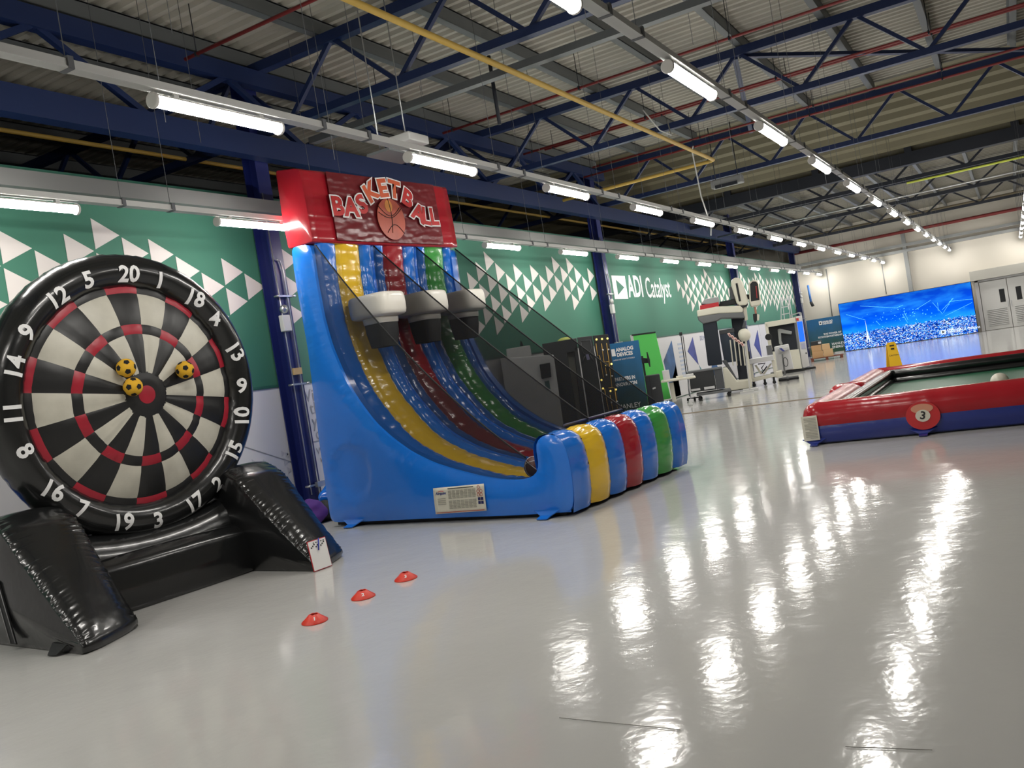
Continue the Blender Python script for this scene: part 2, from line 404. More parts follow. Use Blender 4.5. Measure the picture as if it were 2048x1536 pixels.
for y in (-3.5, -.6, 1.9, 4.3, 6.8, 9.4): MB().b2((26.2, y-.09, 5.6), (26.3, y+.09, 7.0)).build('valley_post', m_dark, ceil)
# girder along the column line with lattice
gd = empty('valley_girder', (0, 8.35, 0), 'deep blue beam running along the column line above the green wall', 'beam')
MB().b2((XB+.1, -.09, 4.83), (EX-.2, .09, 5.13)).build('bottom_beam', m_steel, gd)
MB().b2((XB+.1, -.08, 5.8), (20.6, .08, 6.02)).build('top_beam', m_steel, gd)
x = XB+.6
while x < 20:
    MB().beam((x, 0, 5.1), (x+1.3, 0, 5.85), .07, .07).build('diagonal_brace', m_steel, gd)
    MB().beam((x+2.6, 0, 5.1), (x+1.3, 0, 5.85), .07, .07).build('diagonal_brace', m_steel, gd); x += 2.6
MB().beam((14.9, 3.3, 6.0), (20.6, -1.3, 6.0), .09, .06).build('wind_brace', m_steel, ceil)
MB().beam((14.9, 3.4, 6.0), (20.6, 4.6, 6.0), .09, .06).build('wind_brace', m_steel, ceil)
MB().beam((14.9, 3.5, 6.0), (9.3, 7.2, 6.0), .09, .06).build('wind_brace', m_steel, ceil) if False else None
# pipes, tray
def pipe(name, pts, r, m, lab, cat='pipe'):
    return MB().tube(pts, r, 8).build(name, m, None, lab, cat)
pipe('gas_pipe', [(-8.5, 4.72, 5.0), (17.55, 4.72, 5.0), (17.62, 4.8, 5.0), (17.62, 7.4, 5.0), (17.62, 8.1, 5.0)], .035, m_yel, 'yellow gas pipe turning a right angle under the roof')
pipe('gas_pipe', [(XB+.2, 9.9, 5.25), (42, 9.9, 5.25)], .03, m_yel, 'yellow gas pipe running behind the blue beam above the green wall')
for x, z, lab in ((7.55, 5.75, 'red sprinkler pipe crossing the roof at the top left'), (13.0, 5.72, 'red sprinkler pipe crossing before the second blue truss'), (15.9, 5.75, 'red sprinkler pipe crossing just behind the second blue truss'), (19.3, 5.9, 'red sprinkler pipe crossing before the ribbed roof sheets'), (18.7, 5.6, 'lower red sprinkler pipe crossing before the ribbed roof sheets'), (16.9, 5.98, 'upper red sprinkler pipe crossing under the flat roof sheets'), (11.0, 5.98, 'red sprinkler pipe crossing above the grey conduit')):
    p = MB().tube([(x, YR+.2, z), (x, 8.0, z)], .022, 8).build('sprinkler_pipe', m_redp, None, lab, 'pipe', 'red sprinkler pipes under the roof')
    y = -9
    while y < 8: MB().cyl((x, y, z), (x, y, 6.34), .006, 6).b2((x-.03, y-.012, z-.03), (x+.03, y+.012, z+.03)).build('pipe_hanger', m_dark, p); y += 2.4
MB().b2((9.86, YR+.2, 5.16), (9.98, 8.3, 5.2)).b2((9.86, YR+.2, 5.2), (9.87, 8.3, 5.25)).b2((9.97, YR+.2, 5.2), (9.98, 8.3, 5.25)).build('cable_tray', m_purlin, None, 'grey cable tray crossing the roof behind the nearest truss', 'cable tray')
MB().cyl((12, 6.36, 5.25), (12, 6.36, 6.3), .03, 8).build('drop_pipe', m_dark, None, 'short dark pipe dropping from the roof between two trusses', 'pipe')
MB().tube([(39.5, YR+.2, 5.15), (39.5, 8.6, 5.15)], .1, 12).build('duct', mat('tan_duct', (150, 138, 116), .5), None, 'long tan round duct below the roof near the end wall', 'duct')
pipe('water_pipe', [(29.5, YR+.2, 4.85), (29.5, 8.2, 4.85)], .025, m_zinc, 'thin bright pipe crossing under the far roof')
pipe('sprinkler_main', [(42.9, YR+.2, 4.85), (42.9, 8.6, 4.85)], .07, m_redp, 'thick red pipe along the top of the end wall')
pipe('lime_pipe', [(28.2, YR+.2, 5.05), (28.2, 2.2, 5.05)], .03, mat('lime', (190, 200, 70), .5), 'lime yellow pipe crossing far under the roof at the right')
MB().b2((43.1, YR+.2, 3.98), (43.4, 8.5, 4.1)).build('cable_tray', m_grey, None, 'grey cable tray running along the upper end wall', 'cable tray')
MB().b2((42.6, YR+.2, 4.2), (42.8, 8.5, 4.32)).build('cable_tray', m_grey, None, 'upper grey cable tray hung before the end wall', 'cable tray')
MB().b2((43.2, 3.78, 2.0), (43.44, 3.94, 5.0)).build('end_column', m_grey, we)
MB().cyl((43.42, 7.35, 1.7), (43.42, 7.3, 3.9), .02, 6).cyl((43.42, 4.9, 2.3), (43.42, 4.9, 3.7), .02, 6).build('wall_conduit', m_grey, we)
# hanging wires and cable
for i, (x, y) in enumerate([(5.6, 6.3), (6.4, 6.9), (7.2, 7.6), (8.0, 6.4), (10.2, 6.5), (12.9, 6.2), (13.8, 3.4), (16.0, 3.6), (17.1, 6.1), (18.8, 2.9), (11.8, 3.2), (7.9, 3.1), (22.0, 6.2), (24.5, 5.9)]):
    z0 = (4.2, 5.4, 4.6)[i % 3]
    MB().cyl((x, y, z0), (x, y, 6.3), .0035, 5).build('hanging_wire', m_wire, ceil)
pipe('power_cable', [(15.9, 4.6, 5.0), (16.3, 4.75, 5.02), (16.6, 4.8, 4.2), (17.3, 4.9, 3.7), (17.9, 5.1, 3.6)], .012, m_lgrey, 'white cable looping down from the yellow pipe', 'cable')
pipe('power_cable', [(13.2, 4.5, 5.15), (13.7, 4.45, 4.9), (14.4, 4.5, 4.95), (14.8, 4.65, 5.3)], .01, m_lgrey, 'slack white cable hanging under the second truss', 'cable')
ac = empty('fan_heater', (20.0, 5.15, 4.92), 'pale ceiling unit hung beyond the corner of the yellow pipe', 'heater')
MB().b2((-.12, -.35, -.08), (.12, .35, .1)).build('casing', m_grey, ac, bevel=.02)
MB().b2((-.14, -.25, -.1), (-.1, .25, -.03)).build('grille', m_dark, ac)
MB().cyl((0, -.25, .1), (0, -.25, 1.3), .01, 6).cyl((0, .25, .1), (0, .25, 1.3), .01, 6).build('bracket', m_dark, ac)
ub = empty('unit_rack', (8.55, 5.9, 4.3), 'small grey unit tray hung behind the middle light row', 'hanging unit')
MB().b2((-.1, -.25, 0), (.3, .1, .1)).build('casing', m_lgrey, ub, bevel=.015)
MB().b2((-.4, -.16, -.14), (.25, .16, -.11)).build('tray', m_purlin, ub)
for a in (-.35, .2): MB().cyl((a, 0, -.12), (a, 0, 1.95), .008, 6).build('hanger', m_zinc, ub)

# ---------------------------------------------------------------- strip lights
def make_lamp():
    r = empty('strip_light', (0, 0, 0), 'x', 'light')
    L = .605
    def half(i, j):
        t = PI-.6+(PI+1.2)*j/14; return (-L+.03+2*(L-.03)*i, .052*math.cos(t), -.005+.042*math.sin(t))
    MB().grid(half, 2, 15).build('diffuser', m_emit, r)
    MB().prism([(-.045, .016), (.045, .016), (.03, .035), (-.03, .035)], -L+.03, L-.03, 'x').build('housing', m_lampw, r)
    for s_ in (-1, 1): MB().cyl((s_*(L-.03), 0, -.006), (s_*L, 0, -.006), .056, 16).build('end_cap', m_lampw, r, bevel=.008)
    for s_ in (-.4, .4): MB().b2((s_-.02, -.02, .035), (s_+.02, .02, .065)).build('bracket', m_lgrey, r)
    return r
HL = 3.69
proto = make_lamp()
ORD = ['first', 'second', 'third', 'fourth', 'fifth', 'sixth', 'seventh', 'eighth', 'ninth', 'tenth', 'eleventh', 'twelfth', 'thirteenth', 'fourteenth', 'fifteenth', 'sixteenth', 'seventeenth']
used = [0]
def row(y, x0, n, where, kmin=0):
    for k in range(kmin, n):
        o = proto if not used[0] else copy_tree(proto)
        used[0] = 1
        o.location = (x0+2.9*k, y, HL)
        o['label'] = 'lit strip light, %s in view along the %s' % (ORD[k], where) if k >= 0 else 'strip light behind the camera, %s back in the %s' % (ORD[-k-1], where)
        o['group'] = 'strip lights along the '+where
    tr = MB().b2((XB+.3, y-.035, HL+.065), (min(x0+2.9*(n-1)+.9, EX-.1), y+.035, HL+.125)).b2((XB+.3, y-.045, HL+.065), (min(x0+2.9*(n-1)+.9, EX-.1), y+.045, HL+.075))
    tr = tr.build('light_trunking', m_lgrey, None, 'pale steel trunking above the '+where, 'trunking')
    for k in range(kmin, n):
        for dx in (-1.2, 1.1):
            MB().cyl((x0+2.9*k+dx, y, HL+.12), (x0+2.9*k+dx, y, 6.15 if x0+2.9*k < 20 else 5.7), .003, 5).b2((x0+2.9*k+dx-.02, y-.05, HL+.06), (x0+2.9*k+dx+.02, y+.05, HL+.14)).build('suspension_wire', m_wire, tr)
row(4.78, 4.76, 14, 'middle row over the basketball game', -4)
row(2.1, 4.6, 14, 'row passing over the pool table', 0)
row(7.52, 4.86, 14, 'row in front of the green wall', -4)
row(-.58, 4.7, 14, 'row at the right edge', 7)
MB().b2((XB+.3, 8.3, WZ(4.05)), (43, 8.42, WZ(4.22))).build('cable_trunking', mat('trunk_grey', (108, 109, 108), .5), None, 'wide grey trunking along the top of the green wall', 'trunking')
MB().cyl((5.1, WY-.3, 4.7), (5.1, WY-.3, 4.9), .16, 20).build('dome_lamp', m_grey, None, 'unlit dark dome lamp under the beam at the far left', 'lamp')
# ---------------------------------------------------------------- puffed shapes
def resample(poly, n):
    P = [Vector((p[0], p[1])) for p in poly]; L = [(P[(i+1) % len(P)]-P[i]).length for i in range(len(P))]
    T = sum(L); out = []; i = 0; acc = 0
    for k in range(n):
        s = T*k/n
        while acc+L[i] < s: acc += L[i]; i += 1
        out.append(P[i].lerp(P[(i+1) % len(P)], (s-acc)/L[i]))
    return out
def smooth_loop(P, it):
    for _ in range(it):
        n = len(P); P = [(P[i-1]+P[i]*2+P[(i+1) % n])/4 for i in range(n)]
    return P
def wr(a, b, f=1.):   # fine random creases
    return noise.noise(Vector((a*f, b, 3.1)))
def pillow(poly, t0, t1, ax='x', n=150, m=12, puff=.04, cap=.04, it=6, crease=.008, freq=60, seed=0., shear=None, capm=7):
    """Closed profile swept between t0 and t1, blown up between the two seams and over the end faces."""
    P = smooth_loop(resample(poly, n), it)
    c = sum(P, Vector((0, 0)))/n
    area = sum(P[i].x*P[(i+1) % n].y-P[(i+1) % n].x*P[i].y for i in range(n))
    sg = 1 if area > 0 else -1
    N = []
    for i in range(n):
        d = (P[(i+1) % n]-P[i-1]).normalized(); N.append(Vector((d.y, -d.x))*sg)
    rings = []
    def mk(p, t):
        if shear: t = t+shear(p, t)
        return {'x': (t, p.x, p.y), 'y': (p.x, t, p.y), 'z': (p.x, p.y, t)}[ax]
    for j in range(capm):          # first cap
        k = math.sin(PI/2*(j+.02)/capm); h = (1-k**2.2)
        rings.append([mk(c+(P[i]-c)*k, t0-cap*h*(1 if t1 > t0 else -1)) for i in range(n)])
    for j in range(m+1):
        s = j/m; e = 1-abs(2*s-1)**3; ed = abs(2*s-1)**4
        rings.append([mk(P[i]+N[i]*(puff*e+crease*ed*wr(i*freq/n, s*2+seed)*(1 if 0 < j < m else .5)), t0+(t1-t0)*s) for i in range(n)])
    for j in range(capm-1, -1, -1):
        k = math.sin(PI/2*(j+.02)/capm); h = (1-k**2.2)
        rings.append([mk(c+(P[i]-c)*k, t1+cap*h*(1 if t1 > t0 else -1)) for i in range(n)])
    mb = MB(); mb.grid(lambda i, j: rings[i][j], len(rings), n, closev=True)
    return mb
# ---------------------------------------------------------------- basketball inflatable
BO = Vector((7.77, 4.03, 0)); BR = math.radians(-5.3)
bb = empty('basketball_game', BO, 'tall blue inflatable basketball game with three coloured lanes and red top', 'inflatable', BR)
BW, BD = 2.75, 3.36
side = [(3.40, .06), (3.38, 1.0), (3.31, 2.15), (3.33, 3.0), (3.31, 3.40), (2.97, 3.36), (2.985, 2.9), (2.97, 2.46), (2.92, 2.15), (2.83, 1.87), (2.73, 1.62), (2.6, 1.41), (2.43, 1.18), (2.22, .99), (1.97, .81), (1.69, .67), (1.4, .57), (1.04, .47), (.75, .415), (.5, .40), (.34, .43), (.28, .5), (.275, .62), (.29, .70), (.27, .78), (.17, .84), (.05, .835), (-.035, .79), (-.08, .64), (-.09, .42), (-.075, .2), (-.03, .05), (.6, .04), (1.8, .05), (2.8, .05)]
def side_panel(u0, u1, lab=None):
    sgn = -1 if u0 < u1 else 1
    # filled outline, both faces finely meshed and blown out slightly
    bm = bmesh.new()
    P = smooth_loop(resample(side, 220), 2)
    vs = [bm.verts.new((0, p.x, p.y)) for p in P]
    bmesh.ops.triangle_fill(bm, use_beauty=True, edges=[bm.edges.new((vs[i], vs[(i+1) % 220])) for i in range(220)])
    for _ in range(4):
        es = [e for e in bm.edges if e.calc_length() > .13]
        if not es: break
        bmesh.ops.subdivide_edges(bm, edges=es, cuts=1, use_grid_fill=False)
        bmesh.ops.triangulate(bm, faces=bm.faces)
        bmesh.ops.beautify_fill(bm, faces=bm.faces, edges=bm.edges)
    bnd = [v.co.copy() for v in bm.verts if any(len(e.link_faces) == 1 for e in v.link_edges)]
    for it in range(6):
        for v in bm.verts:
            if all(len(e.link_faces) > 1 for e in v.link_edges):
                ns = [e.other_vert(v).co for e in v.link_edges]; v.co = v.co.lerp(sum(ns, Vector())/len(ns), .5)
    dist = {v: min((v.co-b).length for b in bnd) for v in bm.verts}
    H = {}
    for v in bm.verts:
        d = dist[v]; h = .05*(1-math.exp(-d/.1))
        h += .006*wr(v.co.y*7, v.co.z*14)*math.exp(-((d-.06)/.1)**2)
        r = math.hypot((v.co.y-2.88)/.30, (v.co.z-.64)/.31)   # round recessed port at the rear
        if r < 1.25: h -= .028*max(0, min(1, (1.12-r)/.14))-.012*max(0, 1-abs(r-1.08)/.12)
        H[v] = h
    mb = MB(); idx = {v: i for i, v in enumerate(bm.verts)}
    mb.add([(u0+sgn*H[v], v.co.y, v.co.z) for v in bm.verts], [[idx[v] for v in f.verts] for f in bm.faces], 0, True)
    mb.add([(u1-sgn*H[v]*.4, v.co.y, v.co.z) for v in bm.verts], [[idx[v] for v in f.verts][::-1] for f in bm.faces], 0, True)
    n = 220
    mb.grid(lambda i, j: (u0+(u1-u0)*j/4, P[i].x+(0), P[i].y), n, 5, closeu=True)
    bm.free()
    return mb.build('side_wall', v_blue, bb)
side_panel(0, .13); side_panel(BW, BW-.13)
lane = [(2.99, 3.42), (3.03, 3.1), (3.04, 2.75), (3.02, 2.4), (2.96, 2.1), (2.86, 1.8), (2.72, 1.5), (2.5, 1.2), (2.25, .93), (1.98, .75), (1.69, .61), (1.36, .50), (1.04, .41), (.75, .355), (.5, .335), (.27, .34)]
def spl(P, n):
    out = []; m = len(P)-1
    for k in range(n):
        t = k/(n-1)*m; i = min(int(t), m-1); f = t-i
        p0, p1, p2, p3 = [Vector(P[max(0, min(m, i+q))]) for q in (-1, 0, 1, 2)]
        out.append(.5*((2*p1)+(p2-p0)*f+(2*p0-5*p1+4*p2-p3)*f*f+(3*p1-p0-3*p2+p3)*f**3))
    return out
LP = spl(lane, 150)
LN = []
for i in range(150):
    d = (LP[min(i+1, 149)]-LP[max(i-1, 0)]).normalized(); LN.append(Vector((d.y, -d.x)))   # to the playing side
def lane_strip(u0, u1, m, bulge=.055, name='lane_strip'):
    sd = u0*5
    def f(i, j):
        s = j/12; e = math.sqrt(max(0, 1-(2*s-1)**2)); p = LP[i]; q = LN[i]
        c = .016*wr(i*.5, s*1.5+sd)*(1-.5*e)+.007*wr(i*.95, s*3+sd)
        h = bulge*e+c-.02
        p = p+q*h
        return (u0+(u1-u0)*s, p.x, p.y)
    return MB().grid(f, 150, 13).build(name, m, bb)
US = [.10, .43, .84, 1.05, 1.26, 1.66, 1.88, 2.09, 2.50, 2.65]
for (a, b), m in zip(zip(US, US[1:]), (v_blue, v_yel, v_blue, v_blue, v_red, v_blue, v_blue, v_grn, v_blue)):
    lane_strip(a, b, m)
MB().b2((.1, 3.1, .05), (2.65, 3.3, 3.4)).build('rear_wall', v_blue, bb, bevel=.04)
MB().b2((.1, .1, .05), (2.65, 3.2, .3)).build('base', v_blue, bb)
# front bolster in seven colours
fr = [(-.0, .05), (-.035, .2), (-.05, .42), (-.04, .60), (-.01, .72), (.05, .785), (.13, .80), (.22, .78), (.27, .71), (.28, .6), (.27, .4), (.27, .05)]
FS = [.0, .415, .83, 1.215, 1.62, 2.01, 2.425, 2.76]
for k, ((a, b), m) in enumerate(zip(zip(FS, FS[1:]), (v_blue, v_yel, v_blue, v_red, v_blue, v_grn, v_blue))):
    def f(i, j, a=a, b=b, k=k):
        s = j/14; e = (1-abs(2*s-1)**2.4)
        p = FP[i]; q = FN[i]
        h = .045*e+.012*(1-e)*wr(i*.8, s*2+k*7)+.006*wr(i*.7, s*2.5+k)
        if k == 0 and s < .5 or k == 6 and s > .5: h = .04+.003*wr(i*.8, s*4)
        p = p+q*h
        return (a+(b-a)*s, p.x, p.y)
    FP = spl(fr, 90); FN = []
    for i in range(90):
        d = (FP[min(i+1, 89)]-FP[max(i-1, 0)]).normalized(); FN.append(Vector((-d.y, d.x)))
    MB().grid(f, 90, 15).build('front_segment', m, bb)
MB().prism([(.0, .04), (.27, .04), (.27, .7), (.13, .8), (.0, .7)], BW-.02, BW, 'x').prism([(.0, .04), (.27, .04), (.27, .7), (.13, .8), (.0, .7)], 0.02, .04, 'x').build('bolster_end', v_blue, bb, bevel=.02)
# red top
def red_box():
    pr = [(2.93, 3.38), (3.36, 3.38), (3.38, 3.8), (3.36, 4.33), (3.03, 4.27), (2.96, 4.24), (2.94, 3.8)]
    return pillow(pr, .0, BW, 'x', n=120, m=20, puff=.012, cap=.03, it=2, crease=.012, freq=70)
red_box().build('red_top', v_red, bb)
def ban(i, j):
    s, t = i/120, j/60
    u = .37+2.03*s; z = 3.40+.84*t
    v = 2.905+.02*t-.012+.007*wr(s*9, t*10)+.005*wr(s*22, t*9+s*14)+.004*wr(s*9+9, t*24-s*6)
    return (u, v, z)
MB().grid(ban, 121, 61).build('banner', v_ban, bb)
# lettering in an arc
m_lr = mat('red_letter', (190, 44, 44), .4); m_lo = mat('orange_letter', (206, 92, 56), .4)
LET = [('B', .43, 3.80, 2, 1, m_lr), ('A', .66, 3.80, 0, 1, m_lr), ('S', .86, 3.85, 24, 1, m_lr), ('K', 1.06, 4.02, 30, 1, m_lo), ('E', 1.29, 4.085, 8, 1, m_lo), ('T', 1.51, 4.085, -8, 1, m_lo), ('B', 1.74, 3.99, -28, 1, m_lr), ('A', 1.92, 3.80, -24, 1, m_lr), ('L', 2.07, 3.765, -6, 1, m_lr), ('L', 2.24, 3.765, 2, 1, m_lr)]
for ch, u, z, rot, _, m in LET:
    for off, mm, dv, nm in ((.03, m_txtw, 2.868, 'letter_outline'), (.013, m, 2.863, 'letter')):
        mw = frame((u, dv, z), (1, 0, 0), (0, -1, 0)) @ Matrix.Rotation(math.radians(rot), 4, 'Z')
        text(nm, ch, .315, mm, mw, bb, bold=off, sx=1.12)
ob_ = MB()
ob_.add([(1.37+.26*math.cos(t*PI/16), 2.872, 3.70+.27*math.sin(t*PI/16)) for t in range(32)], [tuple(range(32))])
ob_.build('ball_print', mat('ball_print', (190, 84, 60), .4, var=(5, .3)), bb, solid=.004)
hl = MB(); hl.add([(1.35+.07*math.cos(t*PI/10), 2.8685, 3.87+.08*math.sin(t*PI/10)) for t in range(20)], [tuple(range(20))]); hl.build('ball_print', mat('ball_print_light', (206, 134, 62), .4), bb, solid=.002)
sl = MB()
sl.tube([(1.35+.03*math.sin(k*.35), 2.866, 3.97-.05*k) for k in range(10)], .0045, 5)
sl.tube([(1.15+.045*k, 2.866, 3.86-.12*math.sin(PI*k/9)) for k in range(10)], .0045, 5)
sl.tube([(1.14+.05*k, 2.866, 3.78-.10*math.sin(PI*k/9)+.008*k) for k in range(10)], .0045, 5)
sl.tube([(1.26+.035*k, 2.866, 3.52+.11*math.sin(PI*k/9)) for k in range(10)], .0045, 5)
sl.build('ball_seams', m_blk2, bb)
# hoops
hp = [(.30, .0), (.32, .03), (.322, .24), (.30, .275), (.26, .285), (.16, .26), (.12, .22), (.115, .04), (.14, .0), (.2, -.01)]
for hc in (.57, 1.38, 2.19):
    def ring(i, j, hc=hc):
        t = 2*PI*i/48; r, z = hp[j]
        c, s_ = math.cos(t), math.sin(t); q = (abs(c)**4.5+abs(s_)**4.5)**(-1/4.5)
        p = r*(1+.008*wr(t*8, j*2))
        return (hc+p*q*c*.74, 2.62+p*q*s_*1.02, 2.405+z*.98)
    h = MB().grid(ring, 48, len(hp), closeu=True, closev=True).build('hoop_ring', v_wht, bb, sub=1)
    def col(i, j, hc=hc, pr=((.17, .0), (.185, -.03), (.18, -.09), (.165, -.1))):
        t = 2*PI*i/32; r, z = pr[j]; c, s_ = math.cos(t), math.sin(t); q = (abs(c)**4+abs(s_)**4)**(-1/4)
        return (hc+r*q*c*.95, 2.6+r*q*s_, 2.42+z)
    MB().grid(col, 32, 4, closeu=True).build('collar', v_wht, h)
    def net(i, j, hc=hc):
        t = 2*PI*i/32; r = (.172, .17, .155, .14)[j]; c, s_ = math.cos(t), math.sin(t); q = (abs(c)**4+abs(s_)**4)**(-1/4)
        return (hc+r*q*c*.95, 2.6+r*q*s_, 2.33-.095*j)
    MB().grid(net, 32, 4, closeu=True).build('basket_net', m_blk2, h)
# netting panels with cord along the free edge
m_cord = mat('black_cord', (14, 14, 16), .7)
def net_panel(u, p0, p1, sag, start=1, u1=None):
    u1 = u if u1 is None else u1
    a = Vector(p0); b = Vector(p1); k = 60; top = []
    for i in range(k+1):
        t = i/k; p = a.lerp(b, t); top.append((u+(u1-u)*t, p.x, p.y-sag*4*t*(1-t)*(1 if True else 0)))
    low = [LP[int(2+i*(146/k))]+LN[int(2+i*(146/k))]*.03 for i in range(k+1)]
    vs = top+[(u+(u1-u)*i/k, low[i].x, low[i].y) for i in range(k+1)]
    vs = []
    for i in range(k+1):
        for j in range(7):
            s = j/6; q = Vector(top[i]).lerp(Vector((top[i][0], low[i].x, low[i].y)), s)
            vs.append((q.x+.012*wr(i*.3, s*2+u)*math.sin(PI*s), q.y, q.z))
    mb = MB(); mb.add(vs, [(i*7+j, (i+1)*7+j, (i+1)*7+j+1, i*7+j+1) for i in range(k) for j in range(6)], 0, True)
    o = mb.build('netting', m_net, bb)
    MB().tube(top, .009, 6).build('net_cord', m_cord, o)
net_panel(.04, (2.94, 3.34), (.45, .62), .22)
net_panel(1.05, (2.96, 3.36), (.24, .86), .07)
net_panel(1.88, (2.96, 3.36), (.24, .87), .05)
net_panel(2.72, (2.96, 3.36), (.24, .86), .02)
MB().cyl((.62, .30, .855), (1.9, .27, .865), .013, 8).build('net_pole', mat('pole_grey', (70, 72, 96), .4), bb)
# tie-down flaps
def flap(u, v, m, par, dx=(0, -1), w_=.2, h=.1):
    MB().add([(u+w_*a*(-dx[1])+dx[0]*d+0, v+w_*a*dx[0]+dx[1]*d, z) for a, d, z in ((-1, 0, h), (1, 0, h), (.32, .06, .03), (.3, .14, .012), (-.3, .14, .012), (-.32, .06, .03))], [(0, 1, 2, 3, 4, 5)]).build('tie_down_flap', m, par, solid=.012)
flap(.01, 3.0, v_blue, bb, (-1, 0), .22); flap(.01, .26, v_blue, bb, (-1, 0), .2); flap(2.74, 3.0, v_blue, bb, (1, 0), .2)
MB().b2((.06, .08, .012), (2.7, 3.35, .05)).build('ground_sheet', m_blk2, bb)
# safety label on the side
def lab_mat(name, base=(216, 212, 196), sc=90):
    m = mat(name, base, .5); nt = m.node_tree; b = nt.nodes['Principled BSDF']
    return m
m_lab = lab_mat('label_paper'); m_ltx = mat('label_text', (160, 158, 146), .5)
def decal(u, pts_, name, m, off=.062):
    return MB().add([(u-off, v, z) for v, z in pts_], [tuple(range(len(pts_)))]).build(name, m, bb, solid=.003)
def lq(a, b): # a along from rear(0) to front(1), b from bottom to top
    v = 1.68+(-.70)*a-.02*b; z = .105+.285*b+.01*a
    return (v, z)
rows = []
n_ = 12
vs = []
def offs(z): return .050+.0*z
mbp = MB().add([(-.058-.004*math.sin(PI*j/8), *lq(i/10, j/8)) for i in range(11) for j in range(9)], [(i*9+j, (i+1)*9+j, (i+1)*9+j+1, i*9+j+1) for i in range(10) for j in range(8)], 0, True)
plate = mbp.build('safety_label', m_lab, bb, solid=.003, label='white safety label with small print')
def lrect(a0, b0, a1, b1, m, nm='label_print'):
    MB().add([(-.067, *lq(a, b)) for a, b in ((a0, b0), (a1, b0), (a1, b1), (a0, b1))], [(0, 1, 2, 3)]).build(nm, m, plate, solid=.002)
for c in range(7):
    for r in range(13):
        if r == 6: continue
        a0 = .30+c*.078; random.seed(c*20+r)
        lrect(a0, .17+r*.055, a0+.058+random.random()*.012, .17+r*.055+.028, m_ltx)
lrect(.03, .03, .97, .055, mat('label_red', (170, 70, 60), .5))
lrect(.3, .92, .8, .95, m_txtk)
for r in range(4): lrect(.08, .35+r*.07, .24, .375+r*.07, m_ltx)
for i in range(2):
    for j in range(2): lrect(.87+.055*i, .27+.14*j, .915+.055*i, .38+.14*j, mat('label_navy', (20, 24, 90), .5))
for i, (a, b) in enumerate(((.9, .9), (.885, .75), (.94, .75), (.885, .62), (.94, .62))):
    p = lq(a, b); MB().tube([(-.068, p[0]+.017*math.cos(t*PI/6), p[1]+.017*math.sin(t*PI/6)) for t in range(13)], .0025, 4).build('label_sign', mat('sign_red', (180, 60, 56), .5), plate)
p = lq(.15, .78)
text('label_logo', 'Airquee', .045, mat('logo_blue', (40, 60, 130), .5), frame((-.068, p[0], p[1]), (0, -1, .02), (-1, 0, 0)), plate, bold=.001, shear=.3)
MB().tube([(-.069, p[0]-.01-.05*math.cos(t*PI/8), p[1]+.008+.018*math.sin(t*PI/8)) for t in range(2, 8)], .003, 4).build('label_logo', mat('logo_red', (190, 50, 50), .5), plate)

# basketball lying at the foot of the first lane
bk = empty('basketball', BO+Matrix.Rotation(BR, 3, 'Z') @ Vector((.16, .44, .50)), 'dark brown basketball with pale lines at the foot of the yellow lane', 'ball')
MB().sphere((0, 0, 0), .112, 32).build('ball_skin', mat('brown_leather', (84, 44, 36), .5, bump=(120, .4, .002)), bk)
for a in ((.5, .2), (1.2, .9), (2.0, .1), (2.6, 1.2)):
    R_ = Matrix.Rotation(a[0], 3, 'Z') @ Matrix.Rotation(a[1]+.6, 3, 'X')
    MB().tube([R_ @ Vector((0.1125*math.cos(t*PI/16), 0.1125*math.sin(t*PI/16), 0)) for t in range(33)], .0032, 5).build('pale_line', m_lgrey, bk)

# ---------------------------------------------------------------- football dartboard
DY, DT = -.12, -.07
DC = Vector((5.37, 7.0, 1.838))
dn = Vector((math.sin(DY)*math.cos(DT), -math.cos(DY)*math.cos(DT), math.sin(DT)))
du = Vector((math.cos(DY), math.sin(DY), 0)); dw = dn.cross(du)
if dw.z < 0: dw = -dw
db = empty('inflatable_dartboard', (DC.x, DC.y, 0), 'giant black inflatable dartboard with red and white segments and white numbers', 'inflatable', DY)
DB = Matrix((du, dw, dn)).transposed().to_4x4(); DB.translation = Vector((0, 0, 0))
Rz = Matrix.Rotation(-DY, 4, 'Z')
DL = Matrix.Translation((0, 0, DC.z)) @ Rz @ DB      # board plane (u, w, n) -> dartboard local
def dp(u, w_, n): return DL @ Vector((u, w_, n))
rng = [.0, .062, .19, .20, .245, .29, .35]
R0, R1, R2, R3, R4, R5 = .075, .20, .555, .645, .935, 1.0
def dome(r, a=0, x=0):
    h = .165*(1-(r/R5)**2)**1.0 - .0
    if r > .15:
        h -= .012*(abs(math.cos(10*(a)))**6)*min(1, r*2)
        h += .006*noise.noise(Vector((math.sin(a)*22, math.cos(a)*22, r*3)))
    for rr in (R2, R3, R4): h -= .010*math.exp(-((r-rr)/.012)**2)
    return h
d_wht = mat('grubby_white_vinyl', (206, 202, 188), .45, bump=(7, .3, .01), var=(4, .22))
d_blk = mat('board_black_vinyl', (26, 26, 27), .42, bump=(7, .3, .01)); d_red = mat('board_red_vinyl', (170, 30, 50), .4, bump=(7, .3, .01), var=(6, .2))
def seg(a0, a1, r0, r1, m, nr):
    na = 7
    MB().grid(lambda i, j: dp(*((lambda a, r: (r*math.sin(a), r*math.cos(a), dome(r, a+PI/20)))(a0+(a1-a0)*i/(na-1), r0+(r1-r0)*j/(nr-1)))), na, nr).build('board_segment', m, db)
ro = -.023
for k in range(20):
    a0 = ro+(k-.5)*PI/10; a1 = a0+PI/10
    bl = k % 2 == 0
    seg(a0, a1, R1, R2, d_blk if bl else d_wht, 6); seg(a0, a1, R2, R3, d_red if bl else d_blk, 3)
    seg(a0, a1, R3, R4, d_blk if bl else d_wht, 6); seg(a0, a1, R4, R5, d_red if bl else d_blk, 3)
